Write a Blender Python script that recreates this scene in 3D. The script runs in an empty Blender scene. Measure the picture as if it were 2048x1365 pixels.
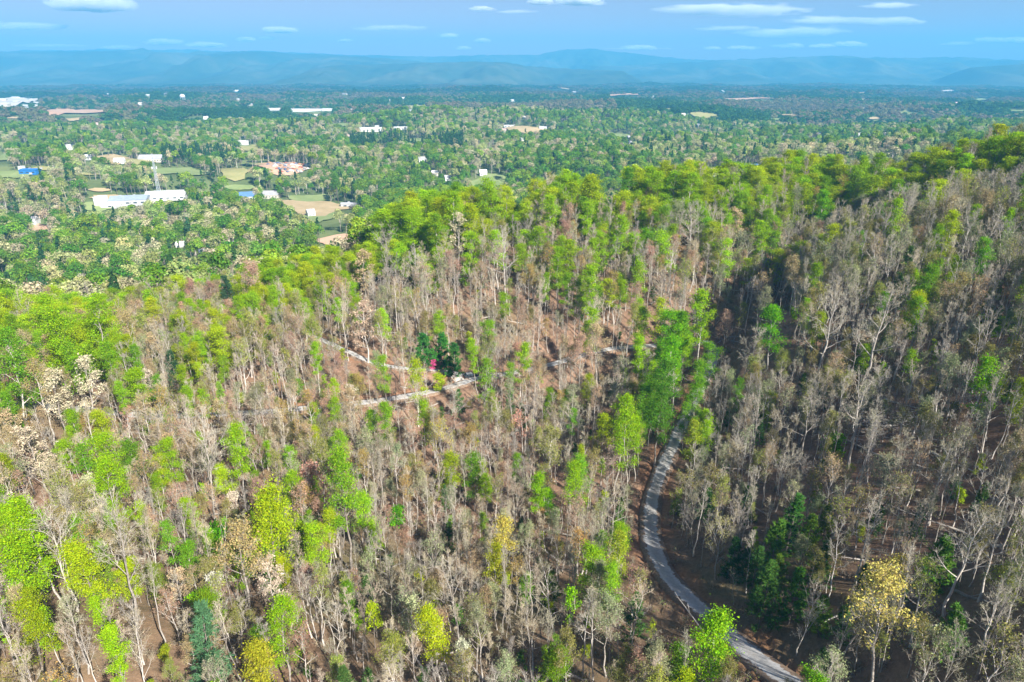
import bpy, math, random
import numpy as np
from mathutils import Vector, Matrix

SC = bpy.context.scene
COL = SC.collection
R = math.radians
rng = np.random.default_rng(11)
random.seed(11)

# ------------------------------------------------------------------ camera, light, sky, exposure
ZC = 130.0                      # drone height above the valley floor
PITCH = R(21.6)
FPX = 2048 * 24 / 36            # focal length in photo pixels
cam_d = bpy.data.cameras.new('camera')
cam_d.lens = 24; cam_d.sensor_width = 36
cam_d.clip_start = 1.0; cam_d.clip_end = 120000
cam = bpy.data.objects.new('camera', cam_d); COL.objects.link(cam)
cam.location = (0, 0, ZC); cam.rotation_euler = (R(90) - PITCH, 0, 0)
SC.camera = cam

SUN_AZ, SUN_EL = R(143), R(36)
SUN_DIR = Vector((math.sin(SUN_AZ) * math.cos(SUN_EL), math.cos(SUN_AZ) * math.cos(SUN_EL), math.sin(SUN_EL)))
world = bpy.data.worlds.new('World'); SC.world = world; world.use_nodes = True
wn = world.node_tree; wn.nodes.clear()
wo = wn.nodes.new('ShaderNodeOutputWorld'); bg = wn.nodes.new('ShaderNodeBackground')
sky = wn.nodes.new('ShaderNodeTexSky'); sky.sky_type = 'NISHITA'; sky.sun_disc = False
sky.sun_elevation = SUN_EL; sky.sun_rotation = SUN_AZ
sky.altitude = 500; sky.air_density = 1.0; sky.dust_density = 0.9; sky.ozone_density = 3.5
skt = wn.nodes.new('ShaderNodeVectorMath'); skt.operation = 'MULTIPLY'; skt.inputs[1].default_value = (1.26, 0.76, 0.80)
wn.links.new(sky.outputs[0], skt.inputs[0]); wn.links.new(skt.outputs[0], bg.inputs[0]); bg.inputs[1].default_value = 0.050
wn.links.new(bg.outputs[0], wo.inputs[0])
sun_d = bpy.data.lights.new('sun', 'SUN'); sun_d.energy = 5.0; sun_d.angle = R(0.5); sun_d.color = (1.0, 0.955, 0.88)
sun = bpy.data.objects.new('sun', sun_d); COL.objects.link(sun)
sun.rotation_euler = SUN_DIR.to_track_quat('Z', 'Y').to_euler()
vs = SC.view_settings
vs.view_transform = 'Standard'; vs.look = 'None'; vs.exposure = 1.27; vs.gamma = 1.0; vs.use_curve_mapping = False
cy = SC.cycles
cy.max_bounces = 9; cy.diffuse_bounces = 2; cy.glossy_bounces = 1; cy.transmission_bounces = 3; cy.volume_bounces = 8
cy.transparent_max_bounces = 6; cy.caustics_reflective = False; cy.caustics_refractive = False
cy.use_denoising = True
try:
    cy.denoiser = 'OPENIMAGEDENOISE'; cy.denoising_prefilter = 'ACCURATE'
except Exception:
    pass

# ------------------------------------------------------------------ helpers
def tag(o, label=None, cat=None, group=None, kind=None):
    if label: o['label'] = label
    if cat: o['category'] = cat
    if group: o['group'] = group
    if kind: o['kind'] = kind
    return o

def mk_mesh(name, verts, quads=None, tris=None, mats=(), qmat=None, tmat=None, smooth=False):
    me = bpy.data.meshes.new(name)
    verts = np.asarray(verts, np.float32)
    nq = 0 if quads is None else len(quads); nt = 0 if tris is None else len(tris)
    me.vertices.add(len(verts)); me.vertices.foreach_set('co', verts.ravel())
    loops = []
    if nq: loops.append(np.asarray(quads, np.int32).ravel())
    if nt: loops.append(np.asarray(tris, np.int32).ravel())
    loops = np.concatenate(loops)
    me.loops.add(len(loops)); me.loops.foreach_set('vertex_index', loops)
    starts = np.concatenate([np.arange(nq) * 4, nq * 4 + np.arange(nt) * 3]).astype(np.int32)
    me.polygons.add(nq + nt); me.polygons.foreach_set('loop_start', starts)
    for m in mats: me.materials.append(m)
    mi = np.zeros(nq + nt, np.int32)
    if qmat is not None and nq: mi[:nq] = qmat
    if tmat is not None and nt: mi[nq:] = tmat
    me.polygons.foreach_set('material_index', mi)
    me.polygons.foreach_set('use_smooth', np.full(nq + nt, smooth))
    me.update(calc_edges=True); me.validate()
    return me

def obj(name, me, parent=None, loc=None):
    o = bpy.data.objects.new(name, me); COL.objects.link(o)
    if parent is not None: o.parent = parent
    if loc is not None: o.location = loc
    return o

def empty(name, loc, rz=0.0):
    o = bpy.data.objects.new(name, None); COL.objects.link(o)
    o.location = loc; o.rotation_euler = (0, 0, rz); o.empty_display_size = 1
    return o

class MB:
    """collects shapes into one mesh"""
    def __init__(s): s.v, s.q, s.t, s.qm, s.tm, s.n = [], [], [], [], [], 0
    def add(s, v, q=None, t=None, m=0):
        v = np.asarray(v, float)
        if q is not None and len(q): s.q.append(np.asarray(q) + s.n); s.qm.append(np.full(len(q), m))
        if t is not None and len(t): s.t.append(np.asarray(t) + s.n); s.tm.append(np.full(len(t), m))
        s.v.append(v); s.n += len(v)
    def box(s, c, d, m=0, rz=0.0):
        x, y, z = np.array(d) / 2.0
        p = np.array([[-x,-y,-z],[x,-y,-z],[x,y,-z],[-x,y,-z],[-x,-y,z],[x,-y,z],[x,y,z],[-x,y,z]])
        if rz:
            ca, sa = math.cos(rz), math.sin(rz); p[:, :2] = p[:, :2] @ np.array([[ca, sa], [-sa, ca]])
        s.add(p + np.array(c), [[0,3,2,1],[4,5,6,7],[0,1,5,4],[1,2,6,5],[2,3,7,6],[3,0,4,7]], m=m)
    def tube(s, pts, rad, k=5, m=0, cap=True):
        v, q = tube_arrays(np.asarray(pts, float), np.asarray(rad, float), k)
        s.add(v, q, m=m)
        if cap and k >= 3:
            n = len(pts)
            s.add(v[-k:], None, [[0, i, i + 1] for i in range(1, k - 1)], m=m)
    def lathe(s, c, prof, k=12, m=0):
        a = np.arange(k) * 2 * np.pi / k; vv = []
        for r_, z in prof: vv.append(np.stack([c[0] + r_ * np.cos(a), c[1] + r_ * np.sin(a), np.full(k, c[2] + z)], 1))
        q = [[i * k + j, i * k + (j + 1) % k, (i + 1) * k + (j + 1) % k, (i + 1) * k + j] for i in range(len(prof) - 1) for j in range(k)]
        s.add(np.concatenate(vv), q, m=m)
    def arrays(s):
        v = np.concatenate(s.v)
        q = np.concatenate(s.q) if s.q else None; t = np.concatenate(s.t) if s.t else None
        qm = np.concatenate(s.qm) if s.q else None; tm = np.concatenate(s.tm) if s.t else None
        return v, q, t, qm, tm
    def mesh(s, name, mats, smooth=False):
        v, q, t, qm, tm = s.arrays()
        return mk_mesh(name, v, q, t, mats, qm, tm, smooth)

def tube_arrays(p, r, k):
    n = len(p)
    d = np.gradient(p, axis=0); d /= np.linalg.norm(d, axis=1, keepdims=True) + 1e-9
    ref = np.array([1.0, 0, 0]) if abs(d[0, 0]) < 0.8 else np.array([0, 1.0, 0])
    a = np.cross(d, ref); a /= np.linalg.norm(a, axis=1, keepdims=True) + 1e-9
    b = np.cross(d, a)
    th = np.arange(k) * 2 * np.pi / k
    v = p[:, None] + r[:, None, None] * (np.cos(th)[None, :, None] * a[:, None] + np.sin(th)[None, :, None] * b[:, None])
    i = np.arange(n - 1)[:, None] * k; j = np.arange(k)[None]; j2 = (j + 1) % k
    q = np.stack([i + j, i + j2, i + k + j2, i + k + j], -1).reshape(-1, 4)
    return v.reshape(-1, 3), q

# ------------------------------------------------------------------ materials
def new_mat(name):
    m = bpy.data.materials.new(name); m.use_nodes = True
    nt = m.node_tree; nt.nodes.clear()
    out = nt.nodes.new('ShaderNodeOutputMaterial')
    return m, nt, out

def N(nt, t, **kw):
    n = nt.nodes.new(t)
    for k, v in kw.items(): setattr(n, k, v)
    return n

def ramp(nt, fac, stops):
    r = N(nt, 'ShaderNodeValToRGB')
    el = r.color_ramp.elements
    while len(el) > 1: el.remove(el[0])
    el[0].position = stops[0][0]; el[0].color = (*stops[0][1], 1)
    for p, c in stops[1:]:
        e = el.new(p); e.color = (*c, 1)
    nt.links.new(fac, r.inputs[0]); return r.outputs[0]

def noise(nt, vec, scale, detail=3, rough=0.55):
    n = N(nt, 'ShaderNodeTexNoise'); n.inputs['Scale'].default_value = scale
    n.inputs['Detail'].default_value = detail; n.inputs['Roughness'].default_value = rough
    if vec is not None: nt.links.new(vec, n.inputs['Vector'])
    return n.outputs['Fac']

def mixc(nt, fac, a, b, blend='MIX'):
    m = N(nt, 'ShaderNodeMix', data_type='RGBA', blend_type=blend)
    for s, x in ((m.inputs[0], fac), (m.inputs[6], a), (m.inputs[7], b)):
        if hasattr(x, 'is_linked') or hasattr(x, 'links'): nt.links.new(x, s)
        elif isinstance(x, (int, float)): s.default_value = x
        else: s.default_value = (*x, 1)
    return m.outputs[2]

def simple(name, c, rough=0.8, var=0.12, scale=1.5, metallic=0.0):
    m, nt, out = new_mat(name)
    p = N(nt, 'ShaderNodeBsdfPrincipled'); tc = N(nt, 'ShaderNodeTexCoord')
    f = noise(nt, tc.outputs['Object'], scale, 4)
    lo = tuple(x * (1 - var * 1.6) for x in c); hi = tuple(min(1, x * (1 + var)) for x in c)
    nt.links.new(ramp(nt, f, [(0.3, lo), (0.7, hi)]), p.inputs['Base Color'])
    p.inputs['Roughness'].default_value = rough; p.inputs['Metallic'].default_value = metallic
    p.inputs['Specular IOR Level'].default_value = 0.25
    nt.links.new(p.outputs[0], out.inputs[0]); return m

def tinted(name, trans, vlo, vhi, tintname='tint'):
    """foliage or twigs: the plant's own tint with leaf-to-leaf variation"""
    m, nt, out = new_mat(name)
    at = N(nt, 'ShaderNodeAttribute', attribute_type='INSTANCER', attribute_name=tintname)
    ge = N(nt, 'ShaderNodeNewGeometry')
    mr = N(nt, 'ShaderNodeMapRange'); mr.inputs[3].default_value = vlo; mr.inputs[4].default_value = vhi
    nt.links.new(ge.outputs['Random Per Island'], mr.inputs[0])
    cm = N(nt, 'ShaderNodeVectorMath', operation='SCALE')
    nt.links.new(at.outputs['Color'], cm.inputs[0]); nt.links.new(mr.outputs[0], cm.inputs['Scale'])
    hs = N(nt, 'ShaderNodeHueSaturation')
    m2 = N(nt, 'ShaderNodeMath', operation='MULTIPLY_ADD'); m2.inputs[1].default_value = 0.05; m2.inputs[2].default_value = 0.475
    m3 = N(nt, 'ShaderNodeMath', operation='FRACT'); m4 = N(nt, 'ShaderNodeMath', operation='MULTIPLY'); m4.inputs[1].default_value = 7.31
    nt.links.new(ge.outputs['Random Per Island'], m4.inputs[0]); nt.links.new(m4.outputs[0], m3.inputs[0]); nt.links.new(m3.outputs[0], m2.inputs[0])
    nt.links.new(m2.outputs[0], hs.inputs['Hue']); nt.links.new(cm.outputs[0], hs.inputs['Color'])
    df = N(nt, 'ShaderNodeBsdfDiffuse'); nt.links.new(hs.outputs[0], df.inputs[0])
    if trans > 0:
        tr = N(nt, 'ShaderNodeBsdfTranslucent'); mx = N(nt, 'ShaderNodeMixShader'); mx.inputs[0].default_value = trans
        nt.links.new(hs.outputs[0], tr.inputs[0]); nt.links.new(df.outputs[0], mx.inputs[1]); nt.links.new(tr.outputs[0], mx.inputs[2])
        nt.links.new(mx.outputs[0], out.inputs[0])
    else:
        nt.links.new(df.outputs[0], out.inputs[0])
    return m

def bark_mat(name, lo, hi):
    m, nt, out = new_mat(name)
    tc = N(nt, 'ShaderNodeTexCoord'); oi = N(nt, 'ShaderNodeObjectInfo')
    f = noise(nt, tc.outputs['Object'], 1.3, 5, 0.7)
    ad = N(nt, 'ShaderNodeMath', operation='MULTIPLY_ADD'); ad.inputs[1].default_value = 0.55
    nt.links.new(oi.outputs['Random'], ad.inputs[0])
    sb = N(nt, 'ShaderNodeMath', operation='SUBTRACT'); sb.inputs[1].default_value = 0.27
    nt.links.new(f, sb.inputs[0]); nt.links.new(sb.outputs[0], ad.inputs[2])
    c = ramp(nt, ad.outputs[0], [(0.15, lo), (0.75, hi)])
    d = N(nt, 'ShaderNodeBsdfDiffuse'); nt.links.new(c, d.inputs[0]); nt.links.new(d.outputs[0], out.inputs[0])
    return m

M_LEAF = tinted('leaf', 0.38, 0.55, 1.35)
M_NEEDLE = tinted('needle', 0.15, 0.55, 1.4)
M_BUD = tinted('bud', 0.25, 0.6, 1.35)
M_TWIG = tinted('twig', 0.0, 0.6, 1.3, 'twig_tint')
M_BARK = bark_mat('bark', (0.17, 0.145, 0.12), (0.58, 0.53, 0.47))
M_BARKD = bark_mat('bark_dark', (0.09, 0.075, 0.06), (0.26, 0.22, 0.19))

# ------------------------------------------------------------------ terrain
FWD = np.array([0, math.cos(PITCH), -math.sin(PITCH)]); UP = np.array([0, math.sin(PITCH), math.cos(PITCH)]); RT = np.array([1.0, 0, 0])
def ray(x, y):
    x = np.asarray(x, float); y = np.asarray(y, float)
    d = ((x - 1024) / FPX)[..., None] * RT + ((682.5 - y) / FPX)[..., None] * UP + FWD
    return d / np.linalg.norm(d, axis=-1, keepdims=True)
def project(P):
    P = np.asarray(P, float) - np.array([0, 0, ZC])
    w = np.maximum(P @ FWD, 1e-3)
    return 1024 + FPX * (P @ RT) / w, 682.5 - FPX * (P @ UP) / w

def sstep(a, b, x):
    t = np.clip((x - a) / (b - a), 0, 1); return t * t * (3 - 2 * t)

_wr = np.random.default_rng(5)
def wave_set(n, wl):
    a = _wr.uniform(0, 2 * np.pi, n); k = 2 * np.pi / (wl * _wr.uniform(0.6, 1.6, n))
    return np.stack([np.cos(a) * k, np.sin(a) * k, _wr.uniform(0, 6.28, n)], 1)
W1, W2, W3, W4 = wave_set(7, 900), wave_set(9, 260), wave_set(9, 45), wave_set(9, 9)
WK1, WK2, WK3 = wave_set(9, 420), wave_set(9, 120), wave_set(9, 40)
def waves(W, X, Y):
    s = 0
    for kx, ky, ph in W: s = s + np.sin(X * kx + Y * ky + ph)
    return s / math.sqrt(len(W))

CTRL = [  # photo pixel of the ground, slant distance in metres
 (-250,1365,112),(0,1365,108),(600,1365,105),(1100,1365,101),(1560,1365,99),(2048,1365,90),(2300,1365,84),
 (-250,1200,134),(0,1200,127),(600,1200,124),(1000,1200,121),(1350,1200,117),(1700,1200,109),(2048,1200,101),(2300,1200,94),
 (-250,1050,160),(0,1050,152),(500,1050,149),(1000,1050,146),(1300,1050,142),(1600,1050,130),(2048,1050,116),(2300,1050,108),
 (-250,900,190),(0,900,180),(500,900,176),(1000,900,172),(1345,900,166),(1600,900,152),(2048,900,133),(2300,900,124),
 (-250,790,224),(0,790,210),(300,825,190),(750,800,191),(1100,790,194),(1345,800,193),(1600,800,172),(2048,800,149),(2300,800,138),
 (940,752,203),(500,728,211),(1280,695,221),(1430,690,232),(1620,690,186),(1800,690,183),(2048,690,171),(2300,690,160),
 (700,700,213),(0,738,228),(150,738,230),(320,712,230),(-250,738,232),
 (1000,630,223),(1250,630,236),(800,640,228),(1000,545,248),(1250,545,262),(1400,600,246),
 (1100,472,280),(1300,465,290),(900,505,268),(750,582,252),(600,642,240),(450,682,235),
 (1500,452,300),(1650,440,312),(1800,425,318),(2048,388,318),(2300,360,312),
 (1480,660,246),(1530,600,268),(1630,515,302),(1600,640,194),(1665,580,214),(1750,448,310),(1760,520,236),(1900,500,250),(2048,600,202),(2048,470,256),(2300,600,188),
]
cp = []
for x, y, d in CTRL:
    p = ray(x, y) * d; cp.append((p[0], p[1], p[2]))
for a in np.linspace(-62, 62, 15):
    for r_, h in ((400, -124), (520, -128)):
        if a > 25 and r_ == 400: h = -108
        cp.append((r_ * math.sin(R(a)), r_ * math.cos(R(a)), h))
for x, y, h in ((0, 20, -74), (60, 30, -66), (-60, 30, -78), (0, -80, -70), (150, -60, -50), (-150, -60, -78), (260, 120, -48), (-270, 120, -104), (330, 230, -48), (-330, 240, -122)):
    cp.append((x, y, h))
cp = np.array(cp)
def tps_k(r2): return 0.5 * r2 * np.log(r2 + 1e-6)
_n = len(cp); _S = 100.0
_d2 = ((cp[:, None, :2] - cp[None, :, :2]) ** 2).sum(-1) / _S ** 2
_A = np.zeros((_n + 3, _n + 3)); _A[:_n, :_n] = tps_k(_d2) + np.eye(_n) * 0.004
_Pm = np.concatenate([np.ones((_n, 1)), cp[:, :2] / _S], 1); _A[:_n, _n:] = _Pm; _A[_n:, :_n] = _Pm.T
_sol = np.linalg.solve(_A, np.concatenate([cp[:, 2], np.zeros(3)]))
def near_h(X, Y):
    out = np.zeros(X.shape); xf, yf = X.ravel(), Y.ravel(); o = np.zeros(len(xf))
    for s in range(0, len(xf), 20000):
        a, b = xf[s:s + 20000] / _S, yf[s:s + 20000] / _S
        r2 = (a[:, None] - cp[None, :, 0] / _S) ** 2 + (b[:, None] - cp[None, :, 1] / _S) ** 2
        o[s:s + 20000] = tps_k(r2) @ _sol[:_n] + _sol[_n] + _sol[_n + 1] * a + _sol[_n + 2] * b
    return o.reshape(X.shape)
def valley_h(X, Y):
    r = np.hypot(X, Y)
    v = -128 + 14 * sstep(500, 1700, r) + 9.0 * waves(W1, X, Y) * sstep(450, 1000, r) + 5.0 * waves(W2, X, Y) * sstep(420, 700, r)
    v = v + 44 * np.exp(-(((X - 470) / 240) ** 2 + ((Y - 800) / 130) ** 2))     # wooded hill behind the crest, right
    v = v - 6 * sstep(2500, 6000, r)
    return v
def raw_h(X, Y):
    X = np.asarray(X, float); Y = np.asarray(Y, float)
    r = np.hypot(X, Y); w = sstep(400, 540, r)
    return ZC + (1 - w) * (near_h(X, Y) + 0.5 * waves(W3, X, Y)) + w * valley_h(X, Y)

def hit(x, y, fn=None, lift=0.0, tmax=9000):
    """where the photo ray (x, y) meets the ground (raised by lift)"""
    fn = fn or raw_h
    d = ray(x, y); t = np.concatenate([np.arange(50, 700, 2.0), np.geomspace(700, tmax, 500)])
    P = d[None] * t[:, None]; z = fn(P[:, 0], P[:, 1]) + lift
    below = np.nonzero(P[:, 2] + ZC < z)[0]
    if not len(below): return None
    i = max(below[0], 1)
    a, b = t[i - 1], t[i]
    for _ in range(14):
        mid = (a + b) / 2; p = d * mid
        if p[2] + ZC < float(fn(np.array([p[0]]), np.array([p[1]]))[0]) + lift: b = mid
        else: a = mid
    p = d * b; return np.array([p[0], p[1], p[2] + ZC])

def spline(P, step):
    P = np.asarray(P, float)
    Q = np.concatenate([[2 * P[0] - P[1]], P, [2 * P[-1] - P[-2]]]); out = []
    for i in range(1, len(Q) - 2):
        n = max(2, int(np.linalg.norm(Q[i + 1] - Q[i]) / step)); t = np.linspace(0, 1, n, endpoint=False)[:, None]
        a, b, c, d = Q[i - 1], Q[i], Q[i + 1], Q[i + 2]
        out.append(0.5 * (2 * b + (c - a) * t + (2 * a - 5 * b + 4 * c - d) * t ** 2 + (3 * b - a - 3 * c + d) * t ** 3))
    out.append(P[-1:]); return np.concatenate(out)

ROADS_PX = {
 'gravel_road': ([(1700,1440),(1590,1375),(1500,1308),(1410,1225),(1345,1165),(1312,1110),(1300,1050),(1306,995),(1322,945),(1344,895),(1368,845),(1400,780),(1425,720),(1420,692),(1370,688),(1300,691),(1210,699),(1110,727),(1030,744),(955,757),(890,779),(760,801),(620,816),(460,830),(300,830),(120,815),(-60,800)], 3.9),
 'driveway': ([(948,757),(905,746),(865,741),(800,736),(745,724),(695,702),(650,682),(610,668)], 2.8),
}
ROADS = {}
for nm, (px, w) in ROADS_PX.items():
    pts = np.array([hit(x, y) for x, y in px])
    sp = spline(pts, 2.0)
    z = sp[:, 2].copy()
    for _ in range(30): z[1:-1] = 0.25 * z[:-2] + 0.5 * z[1:-1] + 0.25 * z[2:]
    sp[:, 2] = z; ROADS[nm] = (sp, w)
ROAD_PTS = np.concatenate([s for s, _ in ROADS.values()])
ROAD_HW = np.concatenate([np.full(len(s), w / 2) for s, w in ROADS.values()])
def road_near(X, Y):
    xf, yf = np.ravel(X), np.ravel(Y); dd = np.full(len(xf), 1e3); zz = np.zeros(len(xf))
    idx = np.nonzero(np.hypot(xf, yf) < 340)[0]
    for s in range(0, len(idx), 8000):
        k = idx[s:s + 8000]
        d2 = (xf[k, None] - ROAD_PTS[None, :, 0]) ** 2 + (yf[k, None] - ROAD_PTS[None, :, 1]) ** 2
        j = d2.argmin(1); dd[k] = np.sqrt(d2[np.arange(len(k)), j]) - ROAD_HW[j]; zz[k] = ROAD_PTS[j, 2]
    return dd.reshape(np.shape(X)), zz.reshape(np.shape(X))
def ground_h(X, Y):
    X = np.asarray(X, float); Y = np.asarray(Y, float)
    h = raw_h(X, Y); d, z = road_near(X, Y)
    w = 1 - sstep(0.5, 8.0, d)
    return h * (1 - w) + (z - 0.05 - 0.5 * (1 - sstep(0.1, 1.6, d))) * w

# ground sheet: a polar grid round the camera, dense where the photo looks
ang = np.concatenate([np.linspace(-52, 52, 430), np.linspace(54, 306, 64)[:-1]])
rad = np.concatenate([[3, 12, 24, 34], np.arange(42, 340, 1.25), np.arange(340, 560, 3.5), np.geomspace(560, 12400, 130)])
A_, Rr = np.meshgrid(np.radians(ang), rad)
GX, GY = np.sin(A_) * Rr, np.cos(A_) * Rr
GZ = ground_h(GX, GY)
GZ = GZ + np.where(Rr < 500, 0.04 * waves(W4, GX, GY), 0) * sstep(0.5, 3, road_near(GX, GY)[0])
nr, na = GX.shape
V = np.stack([GX, GY, GZ], -1).reshape(-1, 3)
i, j = np.meshgrid(np.arange(nr - 1), np.arange(na), indexing='ij'); j2 = (j + 1) % na
Q = np.stack([i * na + j, i * na + j2, (i + 1) * na + j2, (i + 1) * na + j], -1).reshape(-1, 4)
V = np.concatenate([V, [[0, 0, float(GZ[0].mean())]]])
T = np.stack([np.full(na, nr * na), (np.arange(na) + 1) % na, np.arange(na)], 1)

def ground_mat():
    m, nt, out = new_mat('forest_floor')
    p = N(nt, 'ShaderNodeBsdfPrincipled'); p.inputs['Roughness'].default_value = 0.95; p.inputs['Specular IOR Level'].default_value = 0.1
    tc = N(nt, 'ShaderNodeTexCoord'); vec = tc.outputs['Object']
    big = noise(nt, vec, 0.018, 5); mid = noise(nt, vec, 0.16, 6, 0.7); fine = noise(nt, vec, 1.4, 5, 0.75)
    litter = ramp(nt, mid, [(0.28, (0.105, 0.066, 0.042)), (0.47, (0.24, 0.145, 0.092)), (0.62, (0.34, 0.205, 0.13)), (0.75, (0.27, 0.22, 0.14))])
    litter = mixc(nt, 0.5, litter, ramp(nt, fine, [(0.3, (0.08, 0.055, 0.038)), (0.7, (0.40, 0.26, 0.175))]))
    litter = mixc(nt, ramp(nt, big, [(0.5, (0, 0, 0)), (0.7, (0.5, 0.5, 0.5))]), litter, (0.12, 0.14, 0.05))
    clay = ramp(nt, fine, [(0.3, (0.27, 0.12, 0.055)), (0.7, (0.46, 0.23, 0.115))])
    ad = N(nt, 'ShaderNodeAttribute', attribute_name='clay')
    near = mixc(nt, ad.outputs['Fac'], litter, clay)
    # valley: grass, tracks of bare earth, dark woodland floor
    v1 = noise(nt, vec, 0.006, 6, 0.6); v2 = noise(nt, vec, 0.0011, 6, 0.65)
    val = ramp(nt, v1, [(0.3, (0.06, 0.085, 0.035)), (0.48, (0.12, 0.16, 0.06)), (0.6, (0.22, 0.26, 0.10)), (0.72, (0.30, 0.28, 0.15))])
    far = ramp(nt, v2, [(0.36, (0.03, 0.055, 0.03)), (0.52, (0.06, 0.085, 0.045)), (0.60, (0.10, 0.11, 0.07)), (0.66, (0.24, 0.22, 0.15)), (0.7, (0.08, 0.09, 0.05))])
    av = N(nt, 'ShaderNodeAttribute', attribute_name='valley'); af = N(nt, 'ShaderNodeAttribute', attribute_name='far')
    c = mixc(nt, av.outputs['Fac'], near, val); c = mixc(nt, af.outputs['Fac'], c, far)
    nt.links.new(c, p.inputs['Base Color'])
    b = N(nt, 'ShaderNodeBump'); b.inputs['Strength'].default_value = 0.6; b.inputs['Distance'].default_value = 0.25
    nt.links.new(fine, b.inputs['Height']); nt.links.new(b.outputs[0], p.inputs['Normal'])
    nt.links.new(p.outputs[0], out.inputs[0]); return m
gme = mk_mesh('ground', V, Q, T, [ground_mat()], smooth=True)
rv = np.hypot(V[:, 0], V[:, 1])
dr, _ = road_near(V[:, 0], V[:, 1])
for nm, val in (('clay', (1 - sstep(0.5, 2.8, dr + 1.2 * waves(W4, V[:, 0], V[:, 1]))) * 0.5), ('valley', sstep(330, 460, rv)), ('far', sstep(2500, 4500, rv))):
    at = gme.attributes.new(nm, 'FLOAT', 'POINT'); at.data.foreach_set('value', val.astype(np.float32))
ground = tag(obj('ground', gme), 'wooded ground falling from the near slopes to a wide valley', kind='structure')

# ------------------------------------------------------------------ roads
def gravel_mat():
    m, nt, out = new_mat('gravel')
    p = N(nt, 'ShaderNodeBsdfPrincipled'); p.inputs['Roughness'].default_value = 0.9; p.inputs['Specular IOR Level'].default_value = 0.2
    uv = N(nt, 'ShaderNodeUVMap'); tc = N(nt, 'ShaderNodeTexCoord')
    f = noise(nt, tc.outputs['Object'], 2.2, 6, 0.75); g = noise(nt, tc.outputs['Object'], 0.12, 3)
    c = ramp(nt, f, [(0.3, (0.33, 0.325, 0.315)), (0.7, (0.60, 0.59, 0.57))])
    c = mixc(nt, ramp(nt, g, [(0.45, (0, 0, 0)), (0.7, (0.4, 0.4, 0.4))]), c, (0.34, 0.27, 0.2))
    sx = N(nt, 'ShaderNodeSeparateXYZ'); nt.links.new(uv.outputs[0], sx.inputs[0])
    wv = N(nt, 'ShaderNodeMath', operation='PINGPONG'); wv.inputs[1].default_value = 0.25; nt.links.new(sx.outputs[0], wv.inputs[0])
    tr = ramp(nt, wv.outputs[0], [(0.0, (0.9, 0.88, 0.85)), (0.14, (0.95, 0.95, 0.94)), (0.22, (1.1, 1.1, 1.1))])
    c = mixc(nt, 1.0, c, tr, 'MULTIPLY')
    # leaf litter drifting in from both verges, and patches of it along the crown of the road
    ed = N(nt, 'ShaderNodeMath', operation='SUBTRACT'); ed.inputs[1].default_value = 0.5; nt.links.new(sx.outputs[0], ed.inputs[0])
    ea = N(nt, 'ShaderNodeMath', operation='ABSOLUTE'); nt.links.new(ed.outputs[0], ea.inputs[0])
    em = N(nt, 'ShaderNodeMath', operation='MULTIPLY_ADD'); em.inputs[1].default_value = 1.5; nt.links.new(ea.outputs[0], em.inputs[0])
    lf = noise(nt, tc.outputs['Object'], 0.8, 5, 0.7); nt.links.new(lf, em.inputs[2])
    lm_ = ramp(nt, em.outputs[0], [(0.98, (0, 0, 0)), (1.16, (0.9, 0.9, 0.9))])
    c = mixc(nt, lm_, c, ramp(nt, f, [(0.3, (0.13, 0.085, 0.055)), (0.7, (0.33, 0.22, 0.14))]))
    nt.links.new(c, p.inputs['Base Color'])
    b = N(nt, 'ShaderNodeBump'); b.inputs['Strength'].default_value = 0.5; b.inputs['Distance'].default_value = 0.06
    nt.links.new(f, b.inputs['Height']); nt.links.new(b.outputs[0], p.inputs['Normal'])
    nt.links.new(p.outputs[0], out.inputs[0]); return m
M_GRAVEL = gravel_mat()
for ri, (nm, (sp, w)) in enumerate(ROADS.items()):
    d = np.gradient(sp[:, :2], axis=0); d /= np.linalg.norm(d, axis=1, keepdims=True) + 1e-9
    nrm = np.stack([-d[:, 1], d[:, 0]], 1); ts = np.array([-1.12, -1, -0.5, 0.5, 1.0, 1.12]); n = len(sp); K = 6
    ed = 1 + 0.05 * np.sin(np.arange(n) * 0.31) + 0.04 * np.sin(np.arange(n) * 0.83)
    vv = np.zeros((n, K, 3)); vv[:, :, :2] = sp[:, None, :2] + nrm[:, None] * (ts[None, :, None] * (w / 2) * ed[:, None, None])
    vv[:, :, 2] = sp[:, None, 2] + np.array([-0.6, -0.03, 0.03, 0.03, -0.03, -0.6]) + (0.012 if ri else 0.0) - 0.02
    i, j = np.meshgrid(np.arange(n - 1), np.arange(K - 1), indexing='ij')
    q = np.stack([i * K + j, i * K + j + 1, (i + 1) * K + 1 + j, (i + 1) * K + j], -1).reshape(-1, 4)[:, ::-1]
    me = mk_mesh(nm, vv.reshape(-1, 3), q, None, [M_GRAVEL], smooth=True)
    uvl = me.uv_layers.new(name='UVMap'); uvs = np.zeros((n, K, 2)); uvs[:, :, 0] = (ts + 1) / 2; uvs[:, :, 1] = np.arange(n)[:, None] * 0.5
    li = np.zeros(len(me.loops), np.int32); me.loops.foreach_get('vertex_index', li)
    uvl.data.foreach_set('uv', uvs.reshape(-1, 2)[li].astype(np.float32).ravel())
    tag(obj(nm, me), 'grey gravel road curving through the wood' if ri == 0 else 'pale gravel driveway climbing left from the road', kind='structure')

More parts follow.
